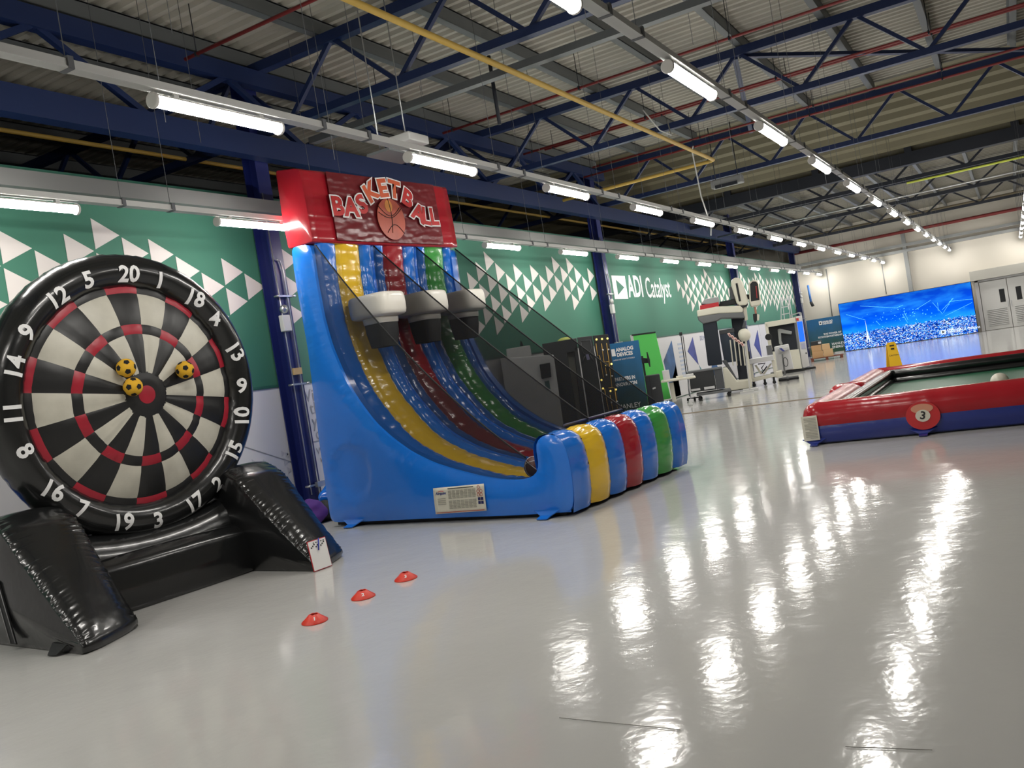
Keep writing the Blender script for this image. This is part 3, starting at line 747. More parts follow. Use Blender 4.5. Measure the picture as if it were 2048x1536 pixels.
MB().grid(lambda i, j: dp((.06+.15*j/5)*math.sin(i*PI/24), (.06+.15*j/5)*math.cos(i*PI/24), dome(.06+.15*j/5)+.004*math.sin(PI*j/5)+.004), 48, 6, closeu=True).build('outer_bull', d_blk, db)
MB().grid(lambda i, j: dp((.082*j/4)*math.sin(i*PI/16), (.082*j/4)*math.cos(i*PI/16), dome(.0)+.012-.006*(j/4)**2), 32, 5, closeu=True).build('bullseye', d_red, db)
# the tyre
def tyre(i, j):
    a = 2*PI*i/200; t = 2*PI*j/32
    rc, rr, rn = 1.135, .165, .20
    k = .012*abs(math.cos(t/2+PI/2-.0))*0
    cre = .014*wr(i*1.1, j*.12)*(math.exp(-((j-0)/3)**2)+math.exp(-((j-32)/3)**2)+math.exp(-((j-16)/3.5)**2))
    r = rc+(rr+cre)*math.cos(t); n = -.10+(rn+cre)*math.sin(t)
    return dp(r*math.sin(a), r*math.cos(a), n)
MB().grid(tyre, 200, 32, closeu=True, closev=True).build('tyre', v_blk, db)
MB().grid(lambda i, j: dp((1.0*j/6)*math.sin(i*PI/24), (1.0*j/6)*math.cos(i*PI/24), -.2), 48, 7, closeu=True).build('back_sheet', d_blk, db)
NUM = [('20', .02, 1.11, 0), ('1', .33, 1.05, -6), ('18', .68, .87, -20), ('4', .88, .66, -12), ('13', 1.07, .32, -60), ('9', 1.10, -.04, -8), ('10', 1.07, -.35, 82), ('15', .92, -.68, 55), ('2', .68, -.97, 30), ('17', .40, -1.10, 25), ('3', 0, -1.18, 2), ('19', -.34, -1.12, -8), ('7', -.69, -.92, -28), ('16', -.92, -.71, -35), ('8', -1.10, -.34, -68), ('11', -1.14, -.02, 88), ('14', -1.08, .35, 72), ('9', -.95, .63, 40), ('12', -.66, .91, 32), ('5', -.37, 1.06, 14)]
for st, u, w_, rot in NUM:
    r = math.hypot(u, w_)*.985; a = math.atan2(u, w_); off = (r-1.135)/.165; off = max(-.8, min(.8, off))
    me = text_mesh(st, .20, .006, 0, 1.0, 'CENTER', 1.0).copy(); me.materials.clear(); me.materials.append(m_txtw)
    bm = bmesh.new(); bm.from_mesh(me); bmesh.ops.triangulate(bm, faces=bm.faces)
    for _ in range(2): bmesh.ops.subdivide_edges(bm, edges=[e for e in bm.edges if e.calc_length() > .02], cuts=1); bmesh.ops.triangulate(bm, faces=bm.faces)
    R_ = Matrix.Rotation(math.radians(rot), 2)
    for v in bm.verts:
        p = R_ @ Vector((v.co.x, v.co.y)); uu = r*math.sin(a)+p.x; ww = r*math.cos(a)+p.y
        rr = math.hypot(uu, ww); q = max(-.97, min(.97, (rr-1.135)/.168))
        v.co = dp(uu, ww, -.10+.207*math.sqrt(1-q*q))
    bm.to_mesh(me); bm.free()
    o = bpy.data.objects.new('number', me); COL.objects.link(o); o.parent = db
# base: two sloping feet, front tube and rear bolster (local y negative = towards the viewer)
foot = [(.50, .0), (.50, .75), (.30, .95), (-.02, .98), (-.22, .88), (-.5, .63), (-.78, .36), (-.98, .16), (-1.06, .05), (-1.04, .0)]
def shf(cx):
    def s(p, t): return 0
    return s
def make_foot(u0, u1, slope):
    def sh(p, t): return 0.
    mb = pillow([(a, b) for a, b in foot], u0, u1, 'x', n=340, m=14, puff=.045, cap=.05, it=8, crease=.035, freq=250, seed=u0)
    for i, v in enumerate(mb.v):
        f = max(0, min(1, (-v[1]-.3)/.8)); c = (v[0]-(u0+u1)/2)/(u1-u0)
        x = v[0]; z = max(v[2], .004)
        z = z*(1-.25*f*abs(2*c)**4) if z > .1 else z
        mb.v[i] = (x, v[1]+slope*f*(c), z)
    return mb.build('foot', v_blk, db)
make_foot(-1.42, -.84, .30); make_foot(.74, 1.30, .26)
def tubepr(cy, w_, h, top=1.): return [(cy+w_*math.cos(t), h/2+h/2*math.sin(t)) for t in [i*PI/12 for i in range(24)]]
pillow([(-.28, .01), (-.30, .2), (-.26, .40), (-.15, .47), (.0, .44), (.06, .3), (.06, .01)], -.90, .80, 'x', n=80, m=24, puff=.02, cap=0, it=3, crease=.01, freq=20).build('front_tube', v_blk, db)
def bol(i, j):
    s = i/40; t = 2*PI*j/24; x = -.95+1.85*s
    sag = .17*math.cos((s-.5)*PI)**.7 if 0 < s < 1 else 0
    zc = .42-.2*0; r = .30
    return (x, .12+.24*math.cos(t), max(.01, (.80-sag)/2+(.80-sag)/2*math.sin(t)))
MB().grid(bol, 41, 24, closev=True).build('rear_bolster', v_blk, db)
# stitched strap on the left foot and ground loop
MB().add([(-1.475, -.06, .55), (-1.475, -.16, .53), (-1.48, -.30, .05), (-1.48, -.20, .05)], [(0, 1, 2, 3)]).build('strap', m_blk2, db, solid=.01)
MB().tube([(-1.485, -.06, .54), (-1.485, -.16, .52), (-1.49, -.30, .06)], .004, 4).tube([(-1.485, -.08, .5), (-1.49, -.21, .06)], .004, 4).build('stitching', m_txtg, db)
MB().add([(-1.40, -.75, .10), (-1.40, -1.02, .1), (-1.50, -.95, .012), (-1.52, -.86, .012)], [(0, 1, 2, 3)]).build('ground_loop', m_blk2, db, solid=.01)
MB().add([(1.28, -.62, .16), (1.30, -.45, .22), (1.46, -.62, .03), (1.42, -.74, .01)], [(0, 1, 2, 3)]).build('ground_loop', m_blk2, db, solid=.008)

# footballs stuck on the board
bm = bmesh.new(); bmesh.ops.create_icosphere(bm, subdivisions=1, radius=1); ICO = [v.co.copy() for v in bm.verts][:12]; bm.free()
m_fy = mat('yellow_fleece', (222, 172, 44), .9, bump=(60, .3, .004)); m_fk = mat('black_fleece', (20, 20, 22), .9)
def football(u, w_, lab, rr):
    r = .083; c = DC+du*u+dw*w_+dn*(.165*(1-(math.hypot(u, w_))**2)+r*.93)
    e = empty('football', c, lab, 'ball', 0, 'yellow footballs stuck to the dartboard')
    e.rotation_euler = rr
    MB().sphere((0, 0, 0), r, 28).build('ball_skin', m_fy, e)
    for d in ICO:
        d = d.normalized(); a = d.orthogonal().normalized(); b = d.cross(a)
        ring = [((d*math.cos(.33)+(a*math.cos(t)+b*math.sin(t))*math.sin(.33))*r*1.012) for t in [2*PI*i/5 for i in range(5)]]
        mid = [((ring[i]+ring[(i+1) % 5])/2).normalized()*r*1.012 for i in range(5)]
        vs = [d*r*1.018]; 
        for i in range(5): vs += [ring[i], mid[i]]
        MB().add(vs, [(0, i+1, (i+1) % 10+1) for i in range(10)], 0, True).build('pentagon', m_fk, e)
football(-.20, .255, 'yellow and black football stuck highest on the left of the bullseye', (.3, .5, .2))
football(-.165, .085, 'yellow and black football stuck lower left, touching the ball above it', (1.1, .2, .9))
football(.385, .185, 'yellow and black football stuck alone right of the bullseye', (.1, 1.3, 2.1))
# clip board leaning on the right foot
cp = empty('score_board', (6.04, 5.73, 0), 'small white board with red edge and pen leaning on the dartboard foot', 'clipboard', -.10)
tl = Matrix.Rotation(-.12, 3, 'X')
def tilt(mb):
    mb.v = [tuple(tl @ Vector(v)) for v in mb.v]; return mb
tilt(MB().b2((-.11, -.006, .004), (.11, .0, .28))).build('board', mat('red_edge', (190, 36, 50), .4), cp)
tilt(MB().b2((-.104, -.010, .01), (.104, -.006, .274))).build('paper', mat('paper_white', (240, 238, 236), .4), cp)
tilt(MB().tube([(.02, -.02, .285), (-.01, -.018, .18)], .006, 8)).build('pen', mat('pen_blue', (40, 60, 170), .4), cp)
random.seed(2); mb = MB()
for i in range(9): x_ = -.085+.019*i; mb.b2((x_, -.013, .21+(i % 3)*.012), (x_+.012, -.01, .222+(i % 3)*.012))
for i in range(5): x_ = -.05+.03*i; mb.b2((x_, -.013, .25), (x_+.012, -.01, .258))
tilt(mb).build('handwriting', m_txtk, cp)
# marker cones
m_cone = mat('orange_red_plastic', (224, 62, 44), .4)
def cone(x, y, num, lab):
    e = empty('marker_cone', (x, y, 0), lab, 'marker cone', 0, 'orange red marker cones on the floor')
    def f(i, j):
        a = 2*PI*i/48; pr = ((.098, .002), (.097, .008), (.06, .034), (.036, .052), (.032, .054), (.029, .050), (.05, .03), (.09, .004))
        r, z = pr[j]; s_ = 1+.06*math.cos(2*a+x)*(r/.1)
        return (r*s_*math.cos(a), r*s_*math.sin(a), z+.003*abs(math.cos(3*a))*(j in (3, 4, 5)))
    MB().grid(f, 48, 8, closeu=True).build('cone_body', m_cone, e)
    if num:
        d = Vector((-x, -y, 0)).normalized(); t = Vector((-d.y, d.x, 0)); nn = (d*.58+Vector((0, 0, .8))).normalized()
        text('number', num, .042, m_txtw, frame(d*.066+Vector((0, 0, .0345)), t, nn), e, bold=.0012)
cone(4.56, 4.48, 'I', 'nearest orange red marker cone, numbered one, left of three')
cone(5.13, 4.51, '2', 'middle orange red marker cone numbered two')
cone(5.62, 4.47, '3', 'farthest orange red marker cone, nearest the blue inflatable')
# bags behind the basketball game
def blob(name, c, sc, m, lab, cat, seed, par=None, n=28, flat=.0):
    mb = MB()
    def f(i, j):
        a = 2*PI*i/n; b = -PI/2+PI*j/14
        d = Vector((math.cos(a)*math.cos(b), math.sin(a)*math.cos(b), math.sin(b)))
        k = 1+.35*noise.noise(d*1.6+Vector((seed, 0, 0)))+.14*abs(noise.noise(d*4+Vector((seed, 5, 0))))
        return (c[0]+d.x*sc[0]*k, c[1]+d.y*sc[1]*k, max(.005, c[2]+d.z*sc[2]*k))
    mb.grid(f, n, 15, closeu=True)
    return mb.build(name, m, par, lab, cat, sub=1)
bg = empty('holdall', (8.55, 7.98, 0), 'crumpled purple and black bag with yellow trim behind the inflatable', 'bag')
blob('bag_cloth', (-.12, .04, .13), (.2, .22, .16), mat('purple_cloth', (84, 44, 128), .8), None, None, 1, bg)
blob('bag_lining', (.06, -.05, .11), (.2, .18, .13), mat('black_cloth', (24, 24, 26), .7), None, None, 4, bg)
MB().tube([(-.05, -.27, .012), (.08, -.3, .012), (.2, -.26, .02), (.28, -.12, .05), (.25, -.05, .16)], .014, 6).build('bag_trim', mat('lime_trim', (206, 206, 60), .6), bg)
blob('vinyl_bundle', (9.12, 8.12, .30), (.32, .17, .17), v_blue, 'loose fold of blue vinyl lying behind the blue inflatable', 'vinyl', 8)
blob('vinyl_bundle', (4.35, 8.15, .5), (.35, .18, .5), mat('blue_tarp', (20, 80, 170), .3, bump=VB), 'blue vinyl bundle behind the dartboard at the left edge', 'vinyl', 12)

# ---------------------------------------------------------------- inflatable pool table
p_red = mat('pool_red_vinyl', (172, 34, 44), .2, bump=(8, .25, .006), spec=.35, var=(3, .12))
PX0, PX1, PY0, PY1 = 11.35, 17.3, -1.15, 2.47
pt = empty('inflatable_pool_table', (PX0, PY1, 0), 'red and blue inflatable pool table with a number three ball on its end', 'inflatable')
LX, LY = PX1-PX0, PY0-PY1
def rloop(off, corner, n=12, pockets=0.):
    """outline of the table inset by off, rounded corners"""
    x0, x1, y0, y1 = off, LX-off, -off, LY+off
    r = corner; P = []
    for cx, cy, a0 in ((x0+r, y0-r, PI), (x1-r, y0-r, PI/2), (x1-r, y1+r, 0), (x0+r, y1+r, -PI/2)):
        for i in range(n+1):
            a = a0-PI/2*i/n; P.append(Vector((cx+r*math.cos(a), cy+r*math.sin(a), 0)))
    Q = []
    m = len(P)
    for i in range(m):
        a, b = P[i], P[(i+1) % m]; L = (b-a).length; k = max(1, int(L/.06))
        for j in range(k): Q.append(a.lerp(b, j/k))
    if pockets:
        for q in Q:
            for px_, sy in ((LX/2, 1), (LX/2, -1)):
                cy = y0 if sy > 0 else y1
                if abs(q.y-cy) < .02: q.y += sy*pockets*math.exp(-((q.x-px_)/.16)**4)
    return Q
def sweep(Q, prof, name, m, close=False, cre=.006, frq=.9, par=None):
    n = len(Q); mb = MB(); ND = []
    for i in range(n):
        d = (Q[(i+1) % n]-Q[i-1]).normalized(); ND.append(Vector((-d.y, d.x, 0)))   # outward (loop runs clockwise)
    k = len(prof)
    def f(i, j):
        o, z = prof[j]; w_ = cre*wr(i*frq, j*.4)*(1 if 0 < j < k-1 else .3)
        p = Q[i]+ND[i]*(o+w_); return (p.x, p.y, z+w_*.6)
    return mb.grid(f, n, k, closeu=True, closev=close).build(name, m, par or pt)
Q = rloop(0, .22, pockets=.16)
lowp = [(-.03, .03), (-.005, .10), (.01, .17), (-.005, .235)]
highp = [(-.005, .235), (.015, .29), (.02, .36), (.0, .43), (-.05, .485), (-.12, .515), (-.20, .52), (-.27, .50), (-.33, .465), (-.36, .42)]
sweep(Q, lowp, 'blue_skirt', v_navy); sweep(Q, highp, 'red_rail', p_red)
circ = lambda cy, cz, r, n=14: [(cy+r*math.cos(2*PI*i/n), cz+r*math.sin(2*PI*i/n)) for i in range(n)]
sweep(rloop(.40, .12), circ(0, .40, .075), 'upper_cushion', v_blk, True, .003)
sweep(rloop(.42, .12), circ(0, .27, .075), 'lower_cushion', v_blk, True, .003)
MB().b2((.3, -.3, .16), (LX-.3, LY+.3, .25)).build('green_bed', mat('bed_green', (24, 92, 62), .45), pt)
MB().b2((.08, -.08, .01), (LX-.08, LY+.08, .16)).build('underside', v_navy, pt)
for x, y in ((.55, -.55), (LX/2, -.42), (LX-.55, -.55), (.55, LY+.55), (LX/2, LY+.42), (LX-.55, LY+.55)):
    MB().cyl((x, y, .24), (x, y, .256), .16, 24).build('pocket', m_blk2, pt)
for u, v_, dx in ((0, -1.36, (-1, 0)), (.02, -.12, (-1, 0)), (0, -3.0, (-1, 0))): flap(u, v_, v_navy, pt, dx, .15, .08)
sgn = MB().b2((-.03, -.19, .07), (-.02, .0, .375)).build('safety_label', m_lab, pt, label='white label with small print')
mb = MB()
for r in range(14): mb.b2((-.034, -.175, .095+r*.019), (-.03, -.03 if r % 5 else -.08, .103+r*.019))
mb.build('label_print', m_ltx, sgn)
dc = (-.035, -1.38, .235)
m_b3 = mat('ball_print_red', (196, 44, 48), .35)
bd = MB().add([(-.03-.002, dc[1]+.185*math.cos(t*PI/24), dc[2]+.165*math.sin(t*PI/24)) for t in range(48)], [tuple(range(48))]).build('ball_print', m_b3, pt, solid=.008)
MB().add([(-.040, dc[1]+.12*math.cos(t*PI/16), dc[2]+.085+.055*math.sin(t*PI/16)) for t in range(32)], [tuple(range(32))]).build('ball_shine', mat('ball_print_pale', (214, 150, 122), .35), bd, solid=.003)
MB().add([(-.044, dc[1]+.08*math.cos(t*PI/16), dc[2]+.07*math.sin(t*PI/16)) for t in range(32)], [tuple(range(32))]).build('ball_spot', m_lab, bd, solid=.003)
text('number', '3', .13, m_txtk, frame((-.048, dc[1], dc[2]), (0, -1, -.25), (-1, 0, 0)), bd, bold=.003)
MB().sphere((13.25, .3, .25+.112), .112, 24).build('cue_ball', mat('cue_white', (226, 220, 204), .35), None, 'white ball on the green bed of the pool table', 'ball')

# wet floor sign
ws = empty('wet_floor_sign', (26.2, 3.04, 0), 'yellow folding wet floor sign standing beyond the pool table', 'sign', .45)
m_wy = mat('sign_yellow', (232, 184, 30), .5)
for s_ in (-1, 1):
    pn = MB().add([(s_*.15, -.16, 0), (s_*.15, .16, 0), (s_*.02, .12, .62), (s_*.02, -.12, .62)], [(0, 1, 2, 3)]).build('panel', m_wy, ws, solid=.02)
    if s_ < 0:
        fm = frame((-.098, 0, .30), (0, -1, 0), (-1, 0, .21))
        text('lettering', 'CAUTION', .055, m_txtk, fm, pn, bold=.001)
        MB().b2((-.075, -.045, .46), (-.07, .045, .50)).b2((-.055, -.06, .55), (-.045, .06, .585)).build('symbol', m_txtk, pn)
MB().b2((-.03, -.1, .6), (.03, .1, .66)).build('handle', m_wy, ws, bevel=.01)
# ---------------------------------------------------------------- end wall: LED screen, doors, banner
SX = 42.6
scr = empty('led_screen', (SX, (6.89+1.47)/2, 0), 'large LED video wall showing a blue night city with network lines', 'screen')
SW, SH = 6.89-1.47, 2.2
MB().b2((.04, -SW/2, 0.02), (.3, SW/2, SH)).build('cabinet', m_blk2, scr)
m_scr = bpy.data.materials.new('screen_picture'); m_scr.use_nodes = True
nt = m_scr.node_tree; N = nt.nodes; L = nt.links; N.clear()
out = N.new('ShaderNodeOutputMaterial'); em = N.new('ShaderNodeEmission'); L.new(em.outputs[0], out.inputs[0]); em.inputs[1].default_value = .6
tc = N.new('ShaderNodeTexCoord'); sp = N.new('ShaderNodeSeparateXYZ'); L.new(tc.outputs['Object'], sp.inputs[0])
def mth(op, a, b=None, c=None):
    n = N.new('ShaderNodeMath'); n.operation = op
    for i, v in enumerate((a, b, c)):
        if v is None: continue
        if isinstance(v, (int, float)): n.inputs[i].default_value = v
        else: L.new(v, n.inputs[i])
    return n.outputs[0]
def ramp(v, stops):
    r = N.new('ShaderNodeValToRGB'); e = r.color_ramp.elements
    while len(e) < len(stops): e.new(.5)
    for k, (p, c) in enumerate(stops): e[k].position = p; e[k].color = lin(c)
    L.new(v, r.inputs[0]); return r.outputs[0]
def mixc(f, a, b, bt='MIX'):
    m = N.new('ShaderNodeMix'); m.data_type = 'RGBA'; m.blend_type = bt
    for i, v in ((0, f), (6, a), (7, b)):
        if isinstance(v, (int, float)): m.inputs[i].default_value = v
        else: L.new(v, m.inputs[i])
    return m.outputs[2]
sky = ramp(mth('DIVIDE', sp.outputs[2], 2.2), [(0, (0, 110, 240)), (.36, (20, 130, 250)), (.5, (0, 84, 220)), (.8, (4, 62, 190)), (1, (6, 60, 170))])
ns = N.new('ShaderNodeTexNoise'); ns.inputs['Scale'].default_value = 1.3; ns.inputs['Detail'].default_value = 4
mp = N.new('ShaderNodeMapping'); mp.inputs['Scale'].default_value = (1, .5, 1.6); L.new(tc.outputs['Object'], mp.inputs[0]); L.new(mp.outputs[0], ns.inputs[0])
sky = mixc(mth('MULTIPLY', mth('SUBTRACT', ns.outputs[0], .45), 1.6), sky, ramp(ns.outputs[0], [(0, (20, 150, 255)), (1, (60, 190, 255))]))
vo = N.new('ShaderNodeTexVoronoi'); vo.inputs['Scale'].default_value = 24; mp2 = N.new('ShaderNodeMapping'); mp2.inputs['Scale'].default_value = (1, 1, 1.5)
L.new(tc.outputs['Object'], mp2.inputs[0]); L.new(mp2.outputs[0], vo.inputs[0])
rc = N.new('ShaderNodeSeparateColor'); L.new(vo.outputs['Color'], rc.inputs[0])
city = ramp(rc.outputs[0], [(0, (4, 16, 70)), (.35, (8, 50, 150)), (.55, (30, 110, 230)), (.75, (120, 190, 255)), (.93, (225, 235, 255)), (1, (255, 215, 215))])
n2 = N.new('ShaderNodeTexNoise'); n2.inputs['Scale'].default_value = 1.2; L.new(tc.outputs['Object'], n2.inputs[0])
city = mixc(mth('MULTIPLY', mth('SUBTRACT', n2.outputs[0], .4), 1.4), city, ramp(rc.outputs[1], [(0, (2, 10, 60)), (1, (20, 90, 220))]))
edge = mth('ADD', mth('MULTIPLY', mth('SUBTRACT', rc.outputs[2], .5), .12), .78)
isc = mth('LESS_THAN', sp.outputs[2], edge)
L.new(mixc(isc, sky, city), em.inputs[0])
MB().b2((.02, -SW/2+.02, .03), (.04, SW/2-.02, SH-.02)).build('display', m_scr, scr)
m_sl = mat('screen_line', (110, 215, 255), .5, emit=.42, ecol=(90, 200, 255)); m_sw = mat('screen_white', (200, 215, 235), .5, emit=.35)
def sp_(px, py):
    d = ray(px, py); t = (SX-CO.x)/d.x; P = CO+d*t; return (.012, P.y-(6.89+1.47)/2, P.z)
mb = MB()
for a, b in (((1887, 625), (1905, 596)), ((1884, 620), (1907, 596)), ((1865, 605), (1885, 628)), ((1875, 605), (1877, 622)), ((1898, 603), (1945, 598)), ((1890, 632), (1944, 605)), ((1752, 642), (1760, 650)), ((1805, 628), (1815, 645)), ((1807, 622), (1816, 640)), ((1720, 612), (1795, 616)), ((1793, 616), (1806, 610)), ((1692, 629), (1730, 640)), ((1862, 600), (1830, 620))):
    mb.beam(sp_(*a), sp_(*b), .008, .009)
random.seed(9)
for i in range(70):
    x = random.gauss(1810, 38); y = 630-(x-1810)*.16+random.gauss(0, 8); p = sp_(x, y); r = random.choice((.012, .018, .03))
    if abs(p[1]) < SW/2-.1: mb.box(p, (.004, r, r))
mb.build('network_lines', m_sl, scr, kind='stuff')
tw = MB(); p0 = sp_(1737, 683); tw.prism([(p0[1]-.09, .3), (p0[1]-.04, .3), (p0[1], .5), (p0[1]+.04, .3), (p0[1]+.09, .3), (p0[1]+.02, .75), (p0[1], 1.3), (p0[1]-.02, .75)], .012, .018, 'x'); tw.build('tower_picture', m_sw, scr)
pf = sp_(1887, 664); a_ = (0, -1, 0); nn = (-1, 0, 0)
MB().b2((.01, pf[1]-.1, pf[2]-.09), (.018, pf[1]+.1, pf[2]+.09)).build('logo_print', m_sw, scr)
MB().prism([(pf[1]+.05, pf[2]-.06), (pf[1]-.06, pf[2]), (pf[1]+.05, pf[2]+.06)], .004, .01, 'x').build('logo_print', m_txtk, scr)
text('screen_lettering', 'ANALOG', .13, m_sw, frame((.012, pf[1]-.4, pf[2]+.05), a_, nn), scr, bold=.004)
text('screen_lettering', 'DEVICES', .13, m_sw, frame((.012, pf[1]-.4, pf[2]-.05), a_, nn), scr, bold=.004)
text('screen_lettering', 'ADI Catalyst', .15, m_sw, frame((.012, pf[1]-1.02, pf[2]+.0), a_, nn), scr, bold=.002)
# doors
DX = EX
MB().b2((DX-.45, -2.6, 2.2), (DX, 1.5, 2.62)).build('door_housing', mat('housing_grey', (176, 174, 166), .5), we, bevel=.01)
MB().b2((DX-.2, 1.22, 0), (DX, 1.36, 2.2)).b2((DX-.2, -.98, 0), (DX, -.88, 2.2)).b2((DX-.2, -.98, 2.12), (DX, 1.36, 2.2)).build('door_frame', m_panel, we, bevel=.008)
m_door = mat('door_white', (212, 211, 208), .5); m_lv = mat('louvre_white', (190, 190, 188), .5)
for k, (ya, yb) in enumerate(((.18, 1.2), (-.86, .16))):
    d_ = empty('door_%d' % (k+1), (DX-.1, 0, 0), None, None); d_['kind'] = 'structure'
    leaf = MB().b2((-.03, ya, .01), (.03, yb, 2.1)).build('door_leaf', m_door, d_, bevel=.006)
    MB().b2((-.034, (.30 if k == 0 else -.12), 1.12), (-.03, (.50 if k == 0 else -.32), 1.68)).build('vision_panel', m_blk2, d_)
    y0_, y1_ = (.3, 1.05) if k == 0 else (-.72, -.0)
    for i in range(10): MB().box((-.045, (y0_+y1_)/2, .2+i*.075), (.03, y1_-y0_, .05), R=Matrix.Rotation(.5, 3, 'Y')).build('louvre_slat', m_lv, d_)
    MB().b2((-.06, (.21 if k == 0 else .09), .9), (-.03, (.24 if k == 0 else .12), 1.15)).build('door_handle', m_zinc, d_)
# end banner
def gradmat(name, c0, c1, z0, z1):
    m = mat(name, c0, .5); nt = m.node_tree; b = nt.nodes['Principled BSDF']
    tc = nt.nodes.new('ShaderNodeTexCoord'); s = nt.nodes.new('ShaderNodeSeparateXYZ'); r = nt.nodes.new('ShaderNodeMapRange'); n = nt.nodes.new('ShaderNodeTexNoise')
    n.inputs['Scale'].default_value = 2.2; ad = nt.nodes.new('ShaderNodeMath'); ad.operation = 'MULTIPLY_ADD'; ad.inputs[1].default_value = .9
    nt.links.new(tc.outputs['Object'], s.inputs[0]); nt.links.new(tc.outputs['Object'], n.inputs[0]); nt.links.new(n.outputs[0], ad.inputs[0]); nt.links.new(s.outputs[2], ad.inputs[2])
    nt.links.new(ad.outputs[0], r.inputs[0]); r.inputs[1].default_value = z0+.45; r.inputs[2].default_value = z1+.45
    cr = nt.nodes.new('ShaderNodeValToRGB'); cr.color_ramp.elements[0].color = lin(c0); cr.color_ramp.elements[1].color = lin(c1)
    nt.links.new(r.outputs[0], cr.inputs[0]); nt.links.new(cr.outputs[0], b.inputs['Base Color']); return m
m_bn = gradmat('banner_print', (34, 74, 52), (20, 92, 140), .2, 1.5)
eb = empty('display_banner', (42.7, 7.45, 0), 'blue green printed banner left of the LED screen on the end wall', 'banner')
MB().b2((0, -.55, .06), (.06, .95, 1.68)).build('printed_panel', m_bn, eb)
MB().b2((-.05, -.5, .0), (.1, -.1, .06)).b2((-.05, .1, .0), (.1, .5, .06)).build('foot', m_lgrey, eb)
T = lambda st, y, z, s, **k: text('lettering', st, s, m_txtw, frame((-.006, y, z), (0, -1, 0), (-1, 0, 0)), eb, **k)
T('ANALOG', .02, 1.50, .11, bold=.004); T('DEVICES', .02, 1.41, .11, bold=.004)
T('THE POWER OF', -.12, .93, .11, bold=.003); T('ECOSYSTEM PARTNERSHIPS', -.02, .81, .11, bold=.003, sx=.8)
T('HANLEY', -.30, .43, .15, bold=.003); T('ENERGY', -.30, .28, .15, bold=.003)
MB().b2((-.01, .26, 1.38), (-.004, .40, 1.55)).build('logo_print', m_txtw, eb)
MB().prism([(.3, 1.43), (.36, 1.43), (.36, 1.5), (.3, 1.5)], -.014, -.01, 'x').build('logo_print', m_txtk, eb)
hb = empty('wall_bracket', (43.1, 8.15, 0), 'blue hanging tool on the end wall near the far corner', 'bracket')
MB().cyl((0, 0, 3.3), (-.05, -.03, 2.5), .05, 10).build('blue_tube', mat('tube_blue', (60, 110, 180), .4), hb)
MB().cyl((-.05, -.03, 2.5), (-.08, -.1, 2.3), .07, 10).build('dark_grip', m_blk2, hb)

# ---------------------------------------------------------------- exhibition equipment along the wall
def spot(px, dist):
    d = ray(px, 768-.163*(px-1024)+.0); d = Vector((d.x, d.y, 0)).normalized(); return (d.x*dist, d.y*dist)
def F(px, dist, name, lab, cat): return Front(*spot(px, dist), name, lab, cat)
m_cream = mat('cream_metal', (214, 210, 194), .4); m_char = mat('charcoal', (40, 42, 44), .5); m_dgrey = mat('dark_grey', (74, 76, 80), .5)
m_gold = mat('gold_trace', (196, 156, 70), .4); m_navy = mat('dark_navy', (16, 26, 40), .5); m_mgrey = mat('mid_grey', (104, 106, 108), .5)
f = F(1065, 17.0, 'machine_cabinet', 'pale grey machine cabinet seen through the basketball netting', 'cabinet')
f.poly('body', [(1000, 717), (1107, 709), (1136, 910), (1030, 910)], -.25, .3, m_lgrey, .02)
f.poly('upper_box', [(1012, 698), (1060, 690), (1064, 713), (1014, 721)], -.1, .2, m_lgrey, .02)
f.poly('monitor', [(1079, 729), (1100, 725), (1103, 754), (1083, 758)], -.33, -.27, m_blk2, .01)
f.poly('label', [(1089, 763), (1098, 761), (1101, 778), (1092, 780)], -.262, -.252, mat('teal_label', (60, 90, 84), .5))
f.poly('finial', [(1041, 681), (1044, 684), (1047, 692), (1040, 692)], .0, .05, m_blk2)
f = F(1135, 18.0, 'black_rack', 'tall black open rack behind the netting with a pale side gap', 'rack')
f.poly('top_bar', [(1084, 688), (1153, 676), (1156, 702), (1088, 713)], -.2, .3, m_char, .01)
f.poly('post', [(1106, 709), (1134, 704), (1168, 915), (1136, 915)], -.2, .3, m_char, .01)
f.poly('post', [(1148, 697), (1154, 690), (1188, 915), (1174, 915)], -.2, .3, m_char, .01)
f.poly('pale_panel', [(1133, 704), (1149, 692), (1186, 915), (1166, 915)], .22, .28, m_cream)
MB().sphere((f.q(1130, 680)[0], .45, f.q(1130, 680)[1]), .1, 16, sc=(1.6, 1, .7)).build('lime_cap', mat('lime_cap', (200, 210, 110), .5), f.e)
f = F(1197, 19.0, 'server_rack', 'black server rack with dark emblem panel and gold circuit panel', 'rack')
f.poly('emblem_door', [(1154, 675), (1184, 671.5), (1221, 905), (1189, 905)], -.25, .4, m_char, .01)
f.poly('circuit_door', [(1185, 671.5), (1216, 668), (1252, 900), (1222, 900)], -.27, .4, m_blk2, .01)
e1 = MB()
def tr(pts, r=.006, m=m_gold, y=-.285, nm='gold_trace'): MB().tube([(f.q(*p, y)[0], y, f.q(*p, y)[1]) for p in pts], r, 5).build(nm, m, f.e)
tr([(1192, 687), (1195, 711), (1199, 711), (1207, 755)]); tr([(1203, 687), (1208, 724), (1218, 723)]); tr([(1213, 686), (1218, 723), (1221, 750), (1224, 775), (1229, 776), (1236, 826), (1219, 829), (1209, 778)])
tr([(1211, 735), (1213, 752)]); tr([(1217, 776), (1225, 775)]); tr([(1220, 790), (1227, 828)]); tr([(1230, 780), (1234, 804)])
random.seed(4)
for p in ((1193, 679), (1204, 678), (1215, 677), (1212, 730), (1223, 728), (1203, 760), (1206, 777), (1221, 782), (1232, 779)):
    q = f.q(*p, -.29); MB().sphere((q[0], -.29, q[1]), .022, 10).build('brass_stud', mat('glowing_brass', (240, 214, 110), .3, emit=.6), f.e)  # brass studs given an added glow, though they are no lamps
